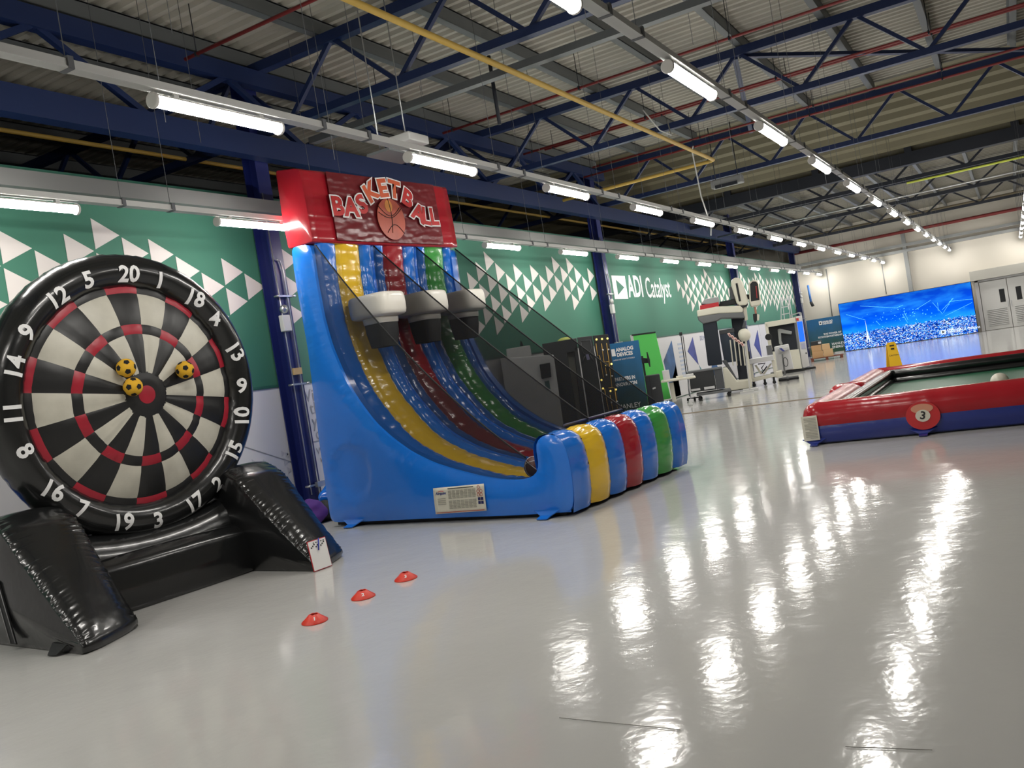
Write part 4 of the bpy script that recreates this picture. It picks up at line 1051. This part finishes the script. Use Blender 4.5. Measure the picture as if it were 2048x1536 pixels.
for p in ((1206, 700), (1217, 699), (1213, 750), (1224, 752), (1223, 805), (1234, 803)):
    q = f.q(*p, -.29); MB().sphere((q[0], -.29, q[1]), .018, 10).build('white_knob', m_lgrey, f.e)
tr([(1162, 685), (1164, 700), (1168, 708), (1179, 707), (1183, 695), (1181, 680), (1163, 682)], .008, m_dgrey, -.262, 'emblem')
tr([(1164, 725), (1170, 712)], .012, m_dgrey, -.262, 'emblem'); tr([(1187, 722), (1180, 710)], .012, m_dgrey, -.262, 'emblem')
f.poly('emblem_plate', [(1171, 709), (1177, 708), (1180, 719), (1174, 720)], -.27, -.255, mat('violet_grey', (120, 120, 150), .5))
m_bn2 = gradmat('banner_print', (24, 52, 40), (20, 100, 150), .3, 1.7)
f = F(1258, 19.9, 'display_banner', 'blue green display banner standing between the server rack and the green screen', 'banner')
f.poly('printed_panel', [(1206, 690), (1277, 680), (1301, 838), (1232, 850)], 0, .03, m_bn2)
def ft(st, px, py, s, y=-.012, m=m_txtw, **k):
    q = f.q(px, py, y); return text('lettering', st, s, m, frame((q[0], y, q[1]), (1, 0, 0), (0, -1, 0)), f.e, **k)
ft('ANALOG', 1249, 698, .112, bold=.005, sx=.83); ft('DEVICES', 1249.5, 708, .112, bold=.005, sx=.83)
ft('PARTNERS IN', 1250, 757, .11, bold=.003, sx=.68); ft('INNOVATION', 1251, 768, .11, bold=.003, sx=.74)
ft('HANLEY', 1259, 812, .15, sx=.9); ft('ENERGY', 1260, 825, .15, sx=.9)
ft('AHEAD OF WHAT\'S POSSIBLE', 1248, 718, .045, sx=.8)
f.poly('logo_print', [(1222, 699), (1229, 698), (1232, 712), (1224, 713)], -.015, -.005, m_txtw)
q = f.q(1278, 812); MB().b2((-.55, .0, 0), (.5, .25, .04)).build('base', m_mgrey, f.e, bevel=.01)
f = F(1303, 23.0, 'green_screen', 'bright green backdrop panel on a wheeled stand beside the display banner', 'backdrop')
f.poly('green_panel', [(1263, 671.5), (1311, 665.5), (1342, 797), (1290, 806)], 0, .04, mat('chroma_green', (88, 200, 92), .6), .01)
f.poly('frame', [(1260, 671), (1264, 669), (1266, 672), (1292, 806), (1288, 807)], -.01, .06, m_lgrey)
f.poly('frame', [(1263, 669), (1311, 663), (1311, 666), (1263, 672)], -.012, .06, m_blk2)
a = f.q(1342, 800); MB().b2((-.5, -.3, .08), (a[0]+.03, .25, .13)).build('base', m_blk2, f.e)
for x, y in ((-.4, -.25), (a[0]-.05, -.25), (a[0]-.05, .2)): MB().cyl((x, y-.02, .045), (x, y+.02, .045), .045, 12).build('castor', m_blk2, f.e)
f = F(1292, 21.4, 'monitor_arm', 'black display mount seen edge on before the green backdrop', 'stand')
f.poly('bracket', [(1281, 715), (1298, 717), (1298, 726), (1283, 727)], -.05, .05, m_blk2, .01)
f.poly('plate', [(1293, 704), (1295, 704), (1300, 720), (1301, 734), (1299, 734), (1295, 722)], -.2, .2, m_blk2, .005)
f.poly('pole', [(1282, 712), (1286, 712), (1306, 835), (1302, 836)], -.03, .03, m_blk2)
MB().b2((-.3, -.25, 0), (.3, .25, .04)).build('base', m_blk2, f.e)
f = F(1310, 20.6, 'flight_case', 'tall black case with a small silver badge before the green backdrop', 'case')
f.poly('body', [(1290, 752), (1319, 748), (1333, 832), (1301, 840)], -.2, .2, m_char, .02)
f.poly('badge', [(1305, 776), (1311, 774), (1311.5, 777), (1305.5, 779)], -.215, -.2, m_lgrey)
f.poly('door_gap', [(1298, 754), (1299, 754), (1310, 826), (1309, 826)], -.206, -.2, m_blk2)
f = F(1352, 22.3, 'white_table', 'white height adjustable table with papers beside the green backdrop', 'table')
f.poly('table_top', [(1322, 762), (1391, 752.5), (1391.5, 756), (1322.5, 766)], -.35, .35, m_cream, .01)
f.poly('pedestal', [(1338, 766), (1347, 765), (1353, 803), (1345, 804)], -.08, .08, m_cream, .01)
MB().b2((-.35, -.3, .0), (-.2, .3, .06)).b2((.12, -.3, .0), (.22, .3, .05)).build('foot', m_lgrey, f.e, bevel=.01)
f.poly('leg', [(1374, 757), (1376, 757), (1383, 797), (1381, 798)], -.02, .02, m_zinc)
q = f.q(1332, 763)
def on(fr_, name, x0, y0, x1, y1, yy, dp_, m, lab, cat, bev=.008, group=None):
    a = fr_.q(x0, y0, yy); b = fr_.q(x1, y1, yy); P = fr_.o+fr_.r*((a[0]+b[0])/2)+fr_.n*(yy+dp_/2)
    o = MB().box((0, 0, abs(b[1]-a[1])/2), (abs(b[0]-a[0]), dp_, abs(b[1]-a[1]))).build(name, m, None, lab, cat, group, bevel=bev, loc=(P.x, P.y, min(a[1], b[1])), rot=(0, 0, fr_.rz))
    return o
on(f, 'paper_box', 1324, 742, 1341, 761.5, -.15, .25, m_panel, 'small white box with a dark mark standing on the white table', 'box')
on(f, 'book', 1352, 753, 1367, 757.5, -.1, .2, m_cream, 'cream folder lying in the middle of the white table', 'folder')
on(f, 'book', 1372, 749, 1388, 754.5, -.1, .2, m_panel, 'white folder lying at the right end of the white table', 'folder')
f = F(1368, 23.9, 'camera_stand', 'thin black twin pole stand with a camera on top', 'stand')
f.poly('pole', [(1361, 672), (1363, 672), (1374, 750), (1372, 750)], -.01, .01, m_blk2); f.poly('pole', [(1365, 672), (1366.5, 672), (1377, 748), (1375.5, 748)], -.01, .01, m_blk2)
f.poly('camera', [(1358, 665), (1364, 664), (1365, 671), (1359, 672)], -.05, .05, m_blk2, .008)
f.poly('column', [(1373, 745), (1376, 745), (1381, 792), (1378, 793)], -.02, .02, m_dgrey)
MB().b2((-.1, -.02, .05), (.3, .02, .08)).b2((.08, -.25, .05), (.12, .25, .08)).build('base', m_blk2, f.e)
for x, y in ((-.08, 0), (.28, 0), (.1, -.23), (.1, .23)): MB().cyl((x, y-.015, .03), (x, y+.015, .03), .03, 10).build('castor', m_blk2, f.e)
f = F(1416, 23.6, 'equipment_case', 'big dark grey equipment case on a wheeled dolly below the surgical robot', 'case')
f.poly('body', [(1377, 746), (1427, 739), (1433, 779), (1382, 785)], -.3, .3, m_char, .015)
f.poly('side_panel', [(1427.5, 738.5), (1444, 736), (1450, 776), (1433.5, 779)], -.28, .32, m_dgrey, .01)
for pp in ([(1382, 779), (1400, 776), (1401, 780), (1383, 783)], [(1408, 774.5), (1429, 771.5), (1430, 776.5), (1409, 779.5)]): f.poly('label', pp, -.32, -.305, m_panel)
f.poly('lid_rail', [(1375, 744), (1444, 734), (1444.5, 737), (1375.5, 747)], -.31, .31, m_mgrey, .005)
MB().b2((-.45, -.32, .13), (.42, .32, .19)).build('dolly_deck', m_mgrey, f.e, bevel=.01)
for x, y in ((-.38, -.25), (.36, -.25), (.36, .25), (-.38, .25)):
    MB().cyl((x, y-.02, .045), (x, y+.02, .045), .045, 12).b2((x-.02, y-.03, .06), (x+.02, y+.03, .13)).build('castor', m_blk2, f.e)
# surgical robot
f = F(1455, 25.0, 'surgical_robot', 'tall white and grey surgical robot with two raised white arm heads', 'robot')
f.poly('front_column', [(1405, 645), (1433, 641), (1445, 729), (1416, 732)], -.22, .2, m_navy, .03)
f.poly('rear_column', [(1462, 634), (1487, 630), (1497, 760), (1478, 762)], .35, .6, m_navy, .03)
f.poly('grey_beam', [(1394, 632), (1440, 626), (1485, 620), (1491, 636), (1442, 637), (1434, 642), (1406, 648), (1397, 641)], -.28, .55, m_mgrey, .03)
f.poly('white_beam', [(1393, 621), (1433, 613), (1480, 611), (1487, 618), (1485, 625), (1436, 627), (1395, 634)], -.3, .57, m_cream, .03)
f.poly('head_cover', [(1401, 609), (1410, 598), (1437, 593), (1440, 606), (1438, 610)], -.25, .3, m_grey, .03)
f.poly('red_band', [(1400, 611), (1437, 604), (1438, 613), (1400, 620)], -.27, .32, mat('robot_red', (180, 36, 44), .4), .01)
f.poly('arm_link', [(1436, 604), (1475, 597), (1476, 608), (1438, 614)], -.12, .12, m_blk2, .02)
f.poly('arm_joint', [(1458, 575), (1466, 570), (1470, 598), (1461, 600)], -.1, .15, m_dgrey, .02)
h = f.poly('arm_head', [(1461, 566), (1464, 558), (1471, 555), (1480, 556), (1485, 563), (1498, 606), (1492, 611), (1478, 612), (1473, 606)], -.22, .1, m_cream, .05)
f.poly('slot', [(1471, 567), (1475, 566), (1482, 602), (1478, 603)], -.235, -.2, m_blk2, .004)
f.poly('arm_rim', [(1473, 610), (1497, 606), (1495, 612), (1485, 616), (1476, 614)], -.2, .08, m_blk2, .01)
f.poly('arm_head', [(1497, 566), (1503, 561), (1511, 559), (1517, 563), (1523, 605), (1519, 611), (1502, 614), (1499, 604)], -.18, .12, m_cream, .04)
f.poly('head_window', [(1500, 568), (1505, 563), (1512, 563), (1516, 568), (1519, 600), (1502, 603)], -.19, -.17, m_blk2, .01)
f.poly('head_link', [(1488, 590), (1500, 588), (1500, 598), (1490, 600)], -.06, .06, m_blk2, .01)
f.poly('piston', [(1511, 572), (1513, 572), (1515, 596), (1513, 596)], -.21, -.19, mat('piston_red', (150, 40, 44), .4))
f.poly('wrist', [(1486, 613), (1493, 612), (1496, 640), (1490, 642), (1487, 630)], -.12, .02, m_cream, .02)
f.poly('wrist_cable', [(1482, 613), (1486, 613), (1489, 640), (1486, 640)], -.1, .0, m_blk2, .01)
f.poly('wrist', [(1508, 614), (1512, 613), (1514, 628), (1510, 628)], -.08, .02, mat('copper', (180, 120, 100), .4), .01)
f.poly('gripper', [(1506, 628), (1514, 627), (1514, 641), (1510, 646), (1507, 640)], -.1, .04, m_blk2, .01)
f.poly('gripper', [(1514, 628), (1519, 629), (1518, 641), (1514, 641)], -.1, .04, m_cream, .01)
f.poly('glass_cabinet', [(1438, 664), (1467, 659), (1479, 722), (1449, 726)], .1, .3, mat('dark_glass', (60, 70, 84), .2), .01)
f.poly('cabinet_top', [(1438, 661), (1468, 656), (1469, 664), (1439, 669)], .08, .32, m_dgrey, .01)
for i in range(5):
    x = 1459+i*8; f.poly('white_post', [(x, 680), (x+2.5, 680), (x+8.5, 731), (x+6, 731)], -.05+.03*i, .0+.03*i, m_cream)
f.poly('base_foot', [(1445, 736), (1453, 734), (1474, 762), (1498, 759), (1503, 757), (1505, 776), (1450, 783), (1449, 768)], -.3, .3, m_cream, .03)
f.poly('dark_fairing', [(1444, 722), (1452, 720), (1474, 758), (1472, 762)], -.2, .35, m_dgrey, .01)
for x in (1460, 1490): q = f.q(x, 786); MB().cyl((q[0], -.25, .05), (q[0], -.2, .05), .05, 12).cyl((q[0], .2, .05), (q[0], .25, .05), .05, 12).build('castor', m_blk2, f.e)
MB().b2((f.q(1452, 780)[0], -.25, .04), (f.q(1500, 770)[0], .25, .12)).build('chassis', m_blk2, f.e)
f = F(1489, 24.5, 'draped_scope', 'round white draped instrument head on a pole before the robot', 'instrument')
q = f.q(1489, 670); mb = MB(); mb.sphere((q[0], 0, q[1]), .165, 20)
for i, v in enumerate(mb.v): k = 1+.14*noise.noise(Vector(v)*6); mb.v[i] = (q[0]+(v[0]-q[0])*k*.95, v[1]*k, q[1]+(v[2]-q[1])*k*1.05)
mb.build('drape', m_cream, f.e)
f.poly('pole', [(1490, 682), (1493, 682), (1499, 735), (1496, 735)], -.02, .02, m_cream)
f.poly('column', [(1494, 730), (1500, 729), (1504, 772), (1499, 775)], -.04, .04, m_cream, .01)
f.poly('neck', [(1484, 655), (1488, 642), (1491, 642), (1492, 656)], -.03, .03, m_dgrey)
q = f.q(1502, 783); MB().b2((q[0]-.2, -.2, .0), (q[0]+.2, .2, .06)).build('base', m_lgrey, f.e, bevel=.01)
f = F(1472, 23.9, 'instrument_tray', 'tilted pink and white instrument holders left of the draped head', 'tray')
m_pink = mat('pale_pink', (232, 200, 190), .5)
for i in range(5):
    x, y = 1454+i*6.3, 667+i*4.6; f.poly('holder', [(x, y), (x+5, y-1.5), (x+10.5, y+6.2), (x+5.5, y+8)], -.04-.02*(i % 2), .03, m_pink, .008)
    f.poly('slot', [(x+3, y+1.3), (x+5, y+.8), (x+7.5, y+4.6), (x+5.6, y+5.2)], -.075, -.04, mat('rose', (150, 84, 84), .5))
f.poly('arm', [(1482, 688), (1490, 687), (1492, 692), (1484, 693)], -.02, .03, m_lgrey, .005)
f.poly('post', [(1488, 690), (1490.5, 690), (1501, 778), (1498.5, 779)], -.01, .02, m_lgrey)
q = f.q(1500, 784); MB().b2((q[0]-.25, -.1, 0), (q[0]+.1, .1, .04)).build('base', m_lgrey, f.e)
# patient table
f = F(1522, 26.2, 'machine_bench', 'white wheeled steel bench with triangular legs right of the robot', 'bench')
f.poly('top_beam', [(1480, 722), (1546, 711), (1548, 720), (1487, 731)], -.3, .3, m_panel, .01)
f.poly('beam_mouth', [(1480, 723), (1487, 722), (1488, 730), (1481, 731)], -.31, -.29, m_char)
f.poly('leg', [(1497, 729), (1504, 728), (1507, 745), (1508, 763), (1503, 764), (1501, 745)], -.25, .25, m_cream, .01)
f.poly('leg', [(1543, 720), (1549, 719), (1554, 752), (1549, 754)], -.25, .25, m_cream, .01)
f.poly('brace', [(1509, 731), (1513, 730), (1525, 748), (1521, 749)], -.05, .05, m_cream); f.poly('brace', [(1540, 727), (1544, 727), (1529, 749), (1525, 749)], -.05, .05, m_cream)
f.poly('lower_rail', [(1504, 757), (1550, 747), (1551, 753), (1506, 764)], -.25, .25, m_cream, .01)
f.poly('end_block', [(1549, 744), (1564, 741), (1566, 753), (1551, 756)], -.2, .25, m_cream, .015)
MB().tube([(f.q(x, y)[0], -.1, f.q(x, y)[1]) for x, y in ((1516, 728), (1530, 726), (1523, 736), (1527, 742), (1534, 732), (1524, 746))], .018, 6).build('black_cable', m_blk2, f.e)
for x, y_ in ((1508, 766), (1530, 764), (1548, 760)):
    q = f.q(x, y_); MB().b2((q[0]-.03, -.22, .05), (q[0]+.03, -.14, .2)).cyl((q[0], -.21, .05), (q[0], -.16, .05), .05, 10).build('castor', m_blk2, f.e)
on(f, 'control_box', 1489, 704, 1502, 721.5, -.1, .2, m_char, 'small dark grey box on the left end of the white bench', 'box')
on(f, 'control_box', 1532, 692, 1546, 709, -.1, .2, m_mgrey, 'mid grey box near the right end of the white bench', 'box')
f2 = F(1538, 26.6, 'round_fan', 'round black disc fan on a short white neck above the bench', 'lamp')  # black fan disc on a neck, not a light source
q = f2.q(1537, 674); MB().cyl((q[0], -.05, q[1]), (q[0], .05, q[1]), .095, 24).build('disc', m_blk2, f2.e, bevel=.01)
f2.poly('neck', [(1535, 681), (1542, 680), (1543, 692), (1537, 693)], -.04, .04, m_cream, .01)
# computer cart
f = F(1568, 26.9, 'computer_cart', 'white computer cart with sloping keyboard tray and coiled cable', 'cart')
f.poly('body', [(1548, 694), (1577, 688), (1588, 737), (1556, 745)], -.1, .3, m_panel, .02)
f.poly('keyboard_tray', [(1556, 698), (1576, 693), (1578, 699), (1561, 704)], -.3, -.1, m_lgrey, .01)
f.poly('keyboard', [(1558, 697), (1563, 696), (1570, 702), (1566, 703)], -.32, -.29, m_pic3)
f.poly('pole', [(1563, 708), (1566, 708), (1572, 750), (1568, 751)], -.36, -.3, m_mgrey)
q = f.q(1571, 724, -.33); MB().tube([(q[0]+.09*math.cos(t*PI/8)*.7, -.36, q[1]+.13*math.sin(t*PI/8)) for t in range(17)], .01, 5).build('coiled_cable', m_blk2, f.e)
q = f.q(1575, 754, -.33); MB().b2((q[0]-.25, -.36, .07), (q[0]+.3, -.3, .11)).b2((q[0]-.03, -.55, .07), (q[0]+.03, .1, .11)).build('base', m_mgrey, f.e)
for dx_, yy in ((-.22, -.33), (.27, -.33), (0, -.52), (0, .05)): MB().cyl((q[0]+dx_, yy-.02, .04), (q[0]+dx_, yy+.02, .04), .04, 10).build('castor', m_blk2, f.e)
MB().b2((q[0]-.2, -.1, .0), (q[0]+.3, .3, .07)).build('plinth', m_blk2, f.e)
# glazed machine enclosure and kiosk
f = F(1562, 31.2, 'machine_enclosure', 'white framed enclosure with dark window and robot arm inside', 'machine')
f.poly('top_frame', [(1529, 645), (1590, 635), (1592, 645), (1533, 655)], -.3, .5, m_cream, .01)
f.poly('left_post', [(1529, 648), (1535, 647), (1545, 700), (1539, 702)], -.3, .5, m_cream, .01)
f.poly('dark_interior', [(1534, 652), (1588, 644), (1596, 702), (1544, 706)], .2, .3, mat('interior_dark', (28, 34, 44), .3))
f.poly('lower_body', [(1545, 704), (1598, 699), (1604, 737), (1552, 742)], -.3, .5, m_cream, .01)
f.poly('robot_arm', [(1555, 659), (1560, 657), (1584, 663), (1583, 669), (1562, 666), (1563, 682), (1566, 688), (1562, 691), (1558, 688)], -.05, .1, m_grey, .02)
MB().b2((-.5, -.2, 0), (.6, .45, .08)).build('plinth', m_char, f.e)
f = F(1603, 31.6, 'info_kiosk', 'slim white kiosk with a tall blue screen', 'kiosk')
f.poly('side_panel', [(1586, 635), (1591, 633), (1605, 735), (1600, 737)], -.1, .35, m_grey, .006)
f.poly('front_panel', [(1591, 633), (1604, 631), (1619, 732), (1605, 736)], -.12, .3, m_panel, .01)
f.poly('blue_screen', [(1594, 644), (1604.5, 642.5), (1610, 682), (1600, 684)], -.135, -.12, mat('kiosk_blue', (20, 90, 220), .3, emit=.5))
f.poly('leaflet', [(1602, 687), (1610, 686), (1611.5, 697), (1603.5, 698)], -.135, -.12, mat('lilac', (170, 172, 200), .5))
f.poly('red_mark', [(1592, 636.5), (1597, 636), (1597.8, 641), (1593, 641.5)], -.135, -.12, mat('mark_red', (190, 50, 50), .5))
f.poly('lock', [(1611, 705), (1613, 704.5), (1613.4, 708), (1611.4, 708)], -.135, -.12, m_blk2)
f.poly('top_frame', [(1579, 630), (1599, 624), (1603, 625), (1604, 631), (1600, 631), (1598, 627), (1582, 631), (1583, 637), (1580, 637)], .0, .2, m_grey)
MB().b2((-.15, -.1, 0), (.3, .25, .06)).build('base', m_blk2, f.e)
# boxes on a pallet
f = F(1640, 37.6, 'pallet', 'reddish brown wooden pallet on the floor in the far corner', 'pallet')
pz = .12; m_wood = mat('pallet_wood', (110, 60, 44), .8)
for i in range(5): MB().b2((-.5, -.4+i*.18, .1), (.75, -.28+i*.18, .125)).build('board', m_wood, f.e)
for i in range(3): MB().b2((-.48+i*.55, -.4, 0), (-.38+i*.55, .4, .1)).build('block', m_wood, f.e)
m_card = mat('cardboard', (190, 152, 110), .8); m_card2 = mat('cardboard_pale', (204, 170, 128), .8)
def carton(dx, dy, z, w_, d, h, m, lab):
    P = f.o+f.r*dx+f.n*dy; e = empty('carton', P+Vector((0, 0, z)), lab, 'box', f.rz)
    MB().b2((-w_/2, -d/2, 0), (w_/2, d/2, h)).build('box_body', m, e, bevel=.006); MB().b2((-w_/2+.02, -.03, h), (w_/2-.02, .03, h+.003)).build('tape', m_cream, e)
carton(-.2, -.05, .125, .42, .5, .26, m_card, 'brown cardboard box on the pallet, lower left'); carton(.2, -.05, .125, .36, .5, .28, m_card2, 'paler cardboard box on the pallet, lower right')
carton(-.22, -.05, .386, .38, .45, .24, m_card, 'brown cardboard box stacked upper left on the pallet'); carton(.14, -.05, .406, .3, .45, .22, m_card2, 'paler cardboard box stacked upper right on the pallet')
P = f.o+f.r*(-.18)-f.n*.05; e = empty('black_crate', (P.x, P.y, .632), 'black crate with a white label on top of the cardboard boxes', 'crate', f.rz)
MB().b2((-.22, -.2, 0), (.2, .2, .16)).build('crate_body', m_char, e, bevel=.01); MB().b2((.06, -.21, .04), (.17, -.2, .12)).build('label', m_panel, e)
# step ladder
f = F(1575, 33.0, 'step_ladder', 'thin grey metal step ladder behind the machine enclosure', 'ladder')
for pp in ([(1561, 594), (1562.5, 594), (1568, 760), (1565, 760)], [(1563, 594), (1564.5, 594), (1586, 760), (1583, 760)], [(1576, 592), (1577.5, 592), (1592, 760), (1589.5, 760)], [(1577, 592), (1578.5, 592), (1606, 760), (1603, 760)]):
    f.poly('stile', pp, -.03, .03, m_zinc)
for i in range(7): f.poly('rung', [(1562+i*1.2, 600+i*14), (1577+i*1.2, 597+i*14), (1577+i*1.2, 599+i*14), (1562+i*1.2, 602+i*14)], -.02, .02, m_zinc)
